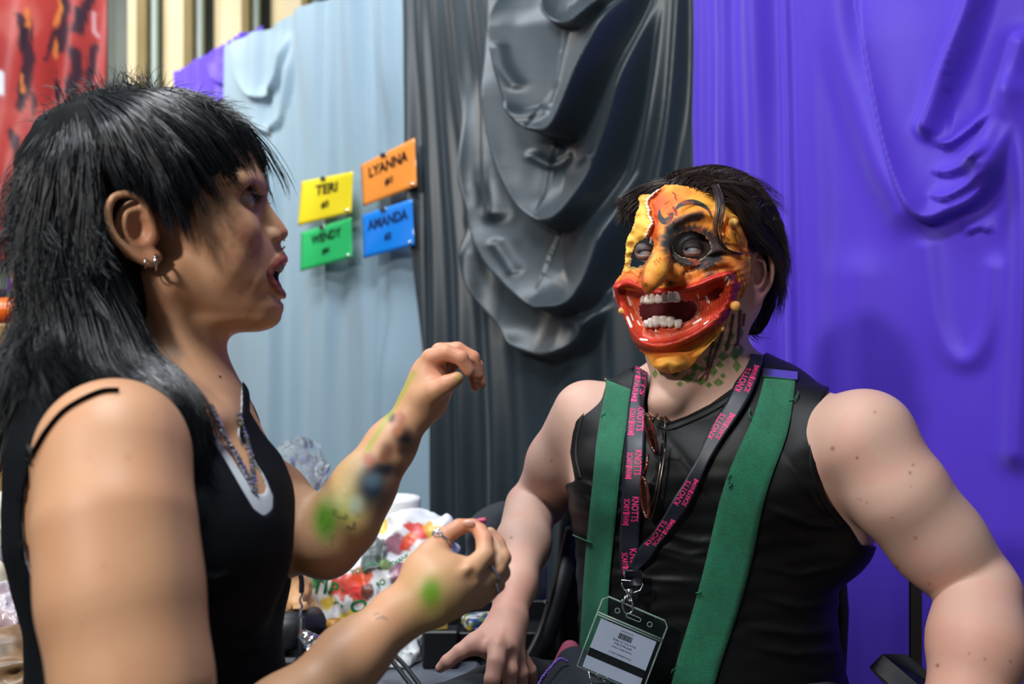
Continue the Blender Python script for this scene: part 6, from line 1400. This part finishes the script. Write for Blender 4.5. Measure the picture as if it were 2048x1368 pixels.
# ---------------------------------------------------------------- left edge of the frame
blob('cream_mask', 'cream rubber face mask with hollow eyes at the left edge', 'mask', [(Ell(P(5, 1090, 1.85), (.075, .06, .10)), 0), (Ell(P(10, 1160, 1.83), (.055, .06, .06)), .03), (Ell(P(-20, 1230, 1.86), (.07, .07, .08)), .04)], crump(.006, 22), (-1.1, 1.70, .88), (-.82, 1.96, 1.26), .0035, mat('cream rubber', lin(226, 220, 196), rough=.5))
o = MB().ball(P(14, 1106, 1.768), (.016, .012, .018), 20, 14).build('glass_eye', mat('milky eye', lin(200, 190, 205), rough=.2, mottle=(60, lin(90, 70, 80), .8))); tag(o, 'glassy eye set in the cream rubber mask', 'eye prop')
blob('wrapped_prop', 'red and white prop wrapped in plastic above the brown skull', 'prop', [(Ell(P(30, 1240, 1.60), (.07, .05, .035)), 0), (Ell(P(-20, 1230, 1.62), (.07, .06, .05)), .03), (Ell(P(40, 1300, 1.66), (.08, .05, .08)), .03)], crump(.010, 26, .004, 70), (-.95, 1.50, .88), (-.66, 1.76, 1.08), .0035, mat('wrapped red prop', lin(196, 190, 196), rough=.22, mottle=(18, lin(150, 64, 60), .9)))
sk = Sdf([('+', Ell(P(15, 1330, 1.46), (.062, .075, .055)), 0)]); sk.add(Ell(P(30, 1372, 1.42), (.045, .045, .04)), .02)
for x_, y_ in ((18, 1352), (62, 1336)): sk.sub(Ell(P(x_, y_, 1.375), (.015, .03, .010)), .006)
sk.sub(Ell(P(48, 1368, 1.37), (.007, .03, .009)), .004); sk.add(Cone(P(-2, 1338, 1.39), P(70, 1322, 1.41), .008, .006), .012); sk.disp(lambda p: (.002*fbm(p, 40, 2)).astype(f32)); sk.cap(Half([0, 0, TZ+.001], [0, 0, -1]), .002)
V, Q = nets(sk, (-.85, 1.33, .88), (-.60, 1.56, 1.07), .0025); o = link('brown_skull', mesh_np('brown_skull', V, Q), mat('brown bone', lin(150, 118, 84), rough=.38, mottle=(30, lin(66, 44, 30), .85))); tag(o, 'shiny brown skull prop at the lower left corner', 'skull')
kx = P(-60, 900, 2.2)
tag(MB().box((-1.20, 2.28, TZ+.295), (.42, .26, .59), rotz(-.12), bev=.006).build('cardboard_box', mat('brown cardboard', lin(172, 134, 84), rough=.8, mottle=(7, lin(140, 102, 60), .7)), sm=False), 'tall brown cardboard box at the left edge under the pumpkin', 'box')
pk = empty('pumpkin', P(18, 615, 2.25)*[1, 1, 0]+[0, 0, TZ+.59]); tag(pk, 'orange plastic pumpkin on the cardboard box', 'pumpkin')
V = []; n, m = 48, 20
for i in range(m+1):
    t = PI*i/m; r0 = math.sin(t)
    for j in range(n): a = 2*PI*j/n; r = r0*(.062+.006*abs(math.cos(a*4))**.6*r0); V.append((r*math.cos(a), r*math.sin(a), .030-.030*math.cos(t)*(1 if 1 else 0)+.0))
Q = [(i*n+j, i*n+(j+1) % n, (i+1)*n+(j+1) % n, (i+1)*n+j) for i in range(m) for j in range(n)]
link('shell', mesh_np('shell', V, np.array(Q)), mat('orange pumpkin shell', lin(240, 110, 24), rough=.28), pk); MB().tube([(0, 0, .055), (.003, 0, .066), (.010, 0, .075)], [.009, .006, .005], 8).build('stem', mat('green stem', lin(90, 96, 40), rough=.7), pk)
q = P(44, 558, 2.36); vc = MB().box((q[0], q[1], TZ+.59+.055), (.062, .012, .11), rotz(.1), bev=.002).build('violet_card', mat('violet card', lin(96, 40, 170), rough=.5), sm=False); tag(vc, 'small violet card with an orange patch standing behind the pumpkin', 'card')
q = P(42, 565, 2.345); MB().box((q[0], q[1]-.006, q[2]), (.034, .003, .050), rotz(.1)).build('orange_patch', mat('orange label', lin(250, 160, 60), rough=.5), vc, sm=False)
q = P(66, 560, 2.42); tag(MB().box((q[0]+.02, q[1], TZ+.59+.05), (.07, .02, .10), rotz(-.1), bev=.002).build('red_carton', mat('red card', lin(196, 40, 60), rough=.5), sm=False), 'small red carton behind the pumpkin next to the violet card', 'carton')
q = P(-2, 560, 2.9); tag(MB().box((q[0]-.3, 2.9, .8), (.72, .3, 1.6), bev=.01).build('black_cabinet', M['blackp'], sm=False), 'black cabinet below the red banner behind the box', 'cabinet')
# ---------------------------------------------------------------- chair of the seated person
chx = empty('office_chair', (P(1420, 1400, 1.55)[0], 1.58, 0)); tag(chx, 'black mesh-back office chair under the seated person', 'chair')
xc = chx.location[0]
adopt(MB().box((xc, 1.52, .775), (.52, .50, .07), bev=.03).build('seat', M['black_cloth']), chx)
bp = []
nU, nV = 24, 20; V = []
for i in range(nU+1):
    for j in range(nV+1):
        u, v = i/nU*2-1, j/nV; V.append((xc+.01+u*.235*(1-.12*abs(v-.45)), 1.655+.035*(1-u*u)+.02*v, .80+v*.44))
V += [(a, b+.018, c) for a, b, c in V]; I = lambda i, j: i*(nV+1)+j; o_ = (nU+1)*(nV+1); Q = []
for i in range(nU):
    for j in range(nV): Q += [(I(i, j), I(i+1, j), I(i+1, j+1), I(i, j+1)), (o_+I(i, j), o_+I(i, j+1), o_+I(i+1, j+1), o_+I(i+1, j))]
    Q += [(I(i, 0), o_+I(i, 0), o_+I(i+1, 0), I(i+1, 0)), (I(i, nV), I(i+1, nV), o_+I(i+1, nV), o_+I(i, nV))]
for j in range(nV): Q += [(I(0, j), I(0, j+1), o_+I(0, j+1), o_+I(0, j)), (I(nU, j), o_+I(nU, j), o_+I(nU, j+1), I(nU, j+1))]
adopt(link('backrest', mesh_np('backrest', V, np.array(Q)), M['black_cloth']), chx)
fr_ = [V[I(i, 0)] for i in range(nU+1)]+[V[I(nU, j)] for j in range(1, nV+1)]+[V[I(i, nV)] for i in range(nU-1, -1, -1)]+[V[I(0, j)] for j in range(nV-1, 0, -1)]
adopt(MB().tube(np.array(fr_)+[0, .012, 0], .013, 10, closed=True).build('back_frame', M['blackp']), chx)
# side plate of the frame with a screw, curved arm support, padded armrest
adopt(MB().tube(catmull([P(1150, 1060, 1.62), P(1136, 1120, 1.58), P(1118, 1190, 1.54), P(1092, 1270, 1.50), P(1060, 1330, 1.46), P(1010, 1390, 1.42)], 6), .016, 10, flat=.5, up=(0, 1, 0)).build('arm_support', M['blackp']), chx)
adopt(MB().ball(P(1092, 1204, 1.505), .0035, 10, 8).build('screw', M['silver']), chx)
arm_ = Sdf(); pa = [(P(1120, 1322, 1.48), .020), (P(1060, 1325, 1.42), .026), (P(980, 1345, 1.345), .030), (P(880, 1385, 1.27), .030), (P(820, 1420, 1.22), .026)]
arm_.chain(pa, 0, .02); arm_.chain([(P(1850, 1470, 1.40), .03), (P(1840, 1500, 1.20), .03)], 0, 0)
sdfA = Sdf([('+', Cone(pa[0][0]-[0, 0, .014], pa[1][0]-[0, 0, .014], .020, .026, [0, 0, 1], .7), 0)])
for (a, ra), (b, rb) in zip(pa[1:-1], pa[2:]): sdfA.add(Cone(a-np.array([0, 0, .014]), b-np.array([0, 0, .014]), ra, rb, [0, 0, 1], .7), .01)
V, Q = nets(sdfA, (-.18, 1.15, .93), (.14, 1.55, 1.10), .0025); adopt(link('armrest', mesh_np('armrest', V, Q), M['black_cloth']), chx)
q = P(1840, 1420, 1.35); adopt(MB().box((q[0], 1.32, .98), (.07, .28, .04), bev=.018).build('armrest', M['black_cloth']), chx)
adopt(MB().tube([(q[0], 1.34, .96), (q[0]-.03, 1.40, .80), (q[0]-.12, 1.5, .75)], .014, 8).build('arm_support', M['blackp']), chx)
adopt(MB().box((P(1832, 1340, 1.70)[0]-.005, 1.69, .93), (.022, .006, .30), bev=.002).build('metal_bar', M['wire'], sm=False), chx)
adopt(MB().ball(P(1821, 1334, 1.672), .006, 12, 8).build('screw', M['silver']), chx)
adopt(MB().tube([(xc, 1.52, .74), (xc, 1.52, .12)], .028, 16).build('column', M['silver']), chx)
for k in range(5):
    a = k*2*PI/5+.3; e1 = np.array([xc+.32*math.cos(a), 1.52+.32*math.sin(a), .07]); adopt(MB().tube([(xc, 1.52, .12), e1], [.028, .018], 10).build('leg', M['blackp']), chx)
    adopt(MB().lathe(e1-[0, 0, .04], [(0, -.03), (.02, -.03), (.03, -.012), (.03, .012), (.02, .03), (0, .03)], 16, frame([math.cos(a+1.57), math.sin(a+1.57), 0])).build('caster', M['blackp']), chx)
# backpack behind the chair
def pack_d(p): return (.004*fbm(p, 20, 2)).astype(f32)
s_ = Sdf([('+', Ell(P(990, 1090, 2.02), (.055, .06, .075)), 0)]); s_.add(Ell(P(1012, 1170, 2.04), (.085, .07, .12)), .04); s_.add(Cone(P(960, 1060, 2.0), P(1010, 1035, 2.0), .022, .03), .03); s_.disp(pack_d)
s_.cap(Half([0, 0, TZ+.001], [0, 0, -1]), .003)
V, Q = nets(s_, (-.16, 1.9, .88), (.12, 2.14, 1.20), .004); o = link('backpack', mesh_np('backpack', V, Q), M['black_cloth']); tag(o, 'dark backpack behind the right hand of the masked person', 'backpack')
o = MB().tube(catmull([P(940, 1052, 1.80), P(955, 1043, 1.79), P(972, 1040, 1.79)], 4), [.003]*4+[.005]*5, 8).build('pink_brush', mat('pink plastic', lin(236, 90, 130), rough=.4)); tag(o, 'pink tipped handle sticking out beside the backpack', 'brush')
# laced pink cloth at the waist
lace = MB(); pc_ = [(1096, 1368), (1110, 1338), (1122, 1312), (1136, 1300)]
wst = Sdf([('+', Cone(P(1140, 1300, 1.42), P(1092, 1420, 1.37), .014, .02), 0)]); V, Q = nets(wst, (.0, 1.28, .86), (.16, 1.50, 1.10), .003); adopt(link('waist_sash', mesh_np('waist_sash', V, Q), mat('dusty pink cloth', lin(150, 66, 90), rough=.8, bump=('noise', 300, .001, .6))), man)
wst = Sdf([('+', Cone(P(1150, 1335, 1.40), P(1110, 1430, 1.35), .026, .04), 0)]).add(Cone(P(1150, 1335, 1.40), P(1230, 1390, 1.36), .02, .04), .02); V, Q = nets(wst, (.0, 1.26, .84), (.22, 1.50, 1.06), .003); adopt(link('apron_flap', mesh_np('apron_flap', V, Q), M['denim']), man)
adopt(MB().tube(catmull([P(1072, 1380, 1.325), P(1086, 1354, 1.34), P(1106, 1330, 1.355), P(1120, 1318, 1.365), P(1134, 1324, 1.368)], 16)+np.array([[.0016*math.sin(i*1.9), 0, .0016*math.cos(i*1.9)] for i in range(65)]), .0013, 6).build('violet_lacing', mat('violet yarn', lin(120, 90, 190), rough=.8)), man)
# ================================================================ camera, lights, world
cam = bpy.data.cameras.new('camera'); co = bpy.data.objects.new('camera', cam); COL.objects.link(co)
co.location = (0, 0, CZ); co.rotation_euler = (PI/2, 0, 0); cam.sensor_width = 36; cam.lens = F/2048*36
cam.dof.use_dof = True; cam.dof.focus_distance = 1.27; cam.dof.aperture_fstop = 4.0; cam.clip_start = .05
sc.camera = co
def area(name, loc, target, size, power, col=(1, 1, 1), size_y=None):
    l = bpy.data.lights.new(name, 'AREA'); l.energy = power; l.color = col; l.size = size
    if size_y: l.shape = 'RECTANGLE'; l.size_y = size_y
    o = bpy.data.objects.new(name, l); COL.objects.link(o); o.location = loc
    o.rotation_euler = (Vector(target)-Vector(loc)).to_track_quat('-Z', 'Y').to_euler(); return o
area('key_lamp', (-1.5, -.75, 2.75), (.2, 1.5, 1.4), .20, 48, (1, .96, .9))
area('ceiling_lamp', (-.45, .6, 3.3), (-.2, 1.1, 1), .8, 46, (.9, .95, 1), .3)
area('ceiling_lamp', (-1.2, 2.3, 3.6), (-1, 3, 1), 1.6, 45, (.85, .93, 1), .3)
area('ceiling_lamp', (-3, 3.5, 3.9), (-2.5, 6.5, 2), 2, 170, (1, .95, .85), .4)
w = bpy.data.worlds.new('hall light'); sc.world = w; w.use_nodes = True
w.node_tree.nodes['Background'].inputs[0].default_value = (.62, .72, .85, 1); w.node_tree.nodes['Background'].inputs[1].default_value = .14
sc.view_settings.view_transform = 'Standard'; sc.view_settings.look = 'None'; sc.view_settings.gamma = 1
sc.view_settings.exposure = .06; sc.view_settings.use_curve_mapping = False
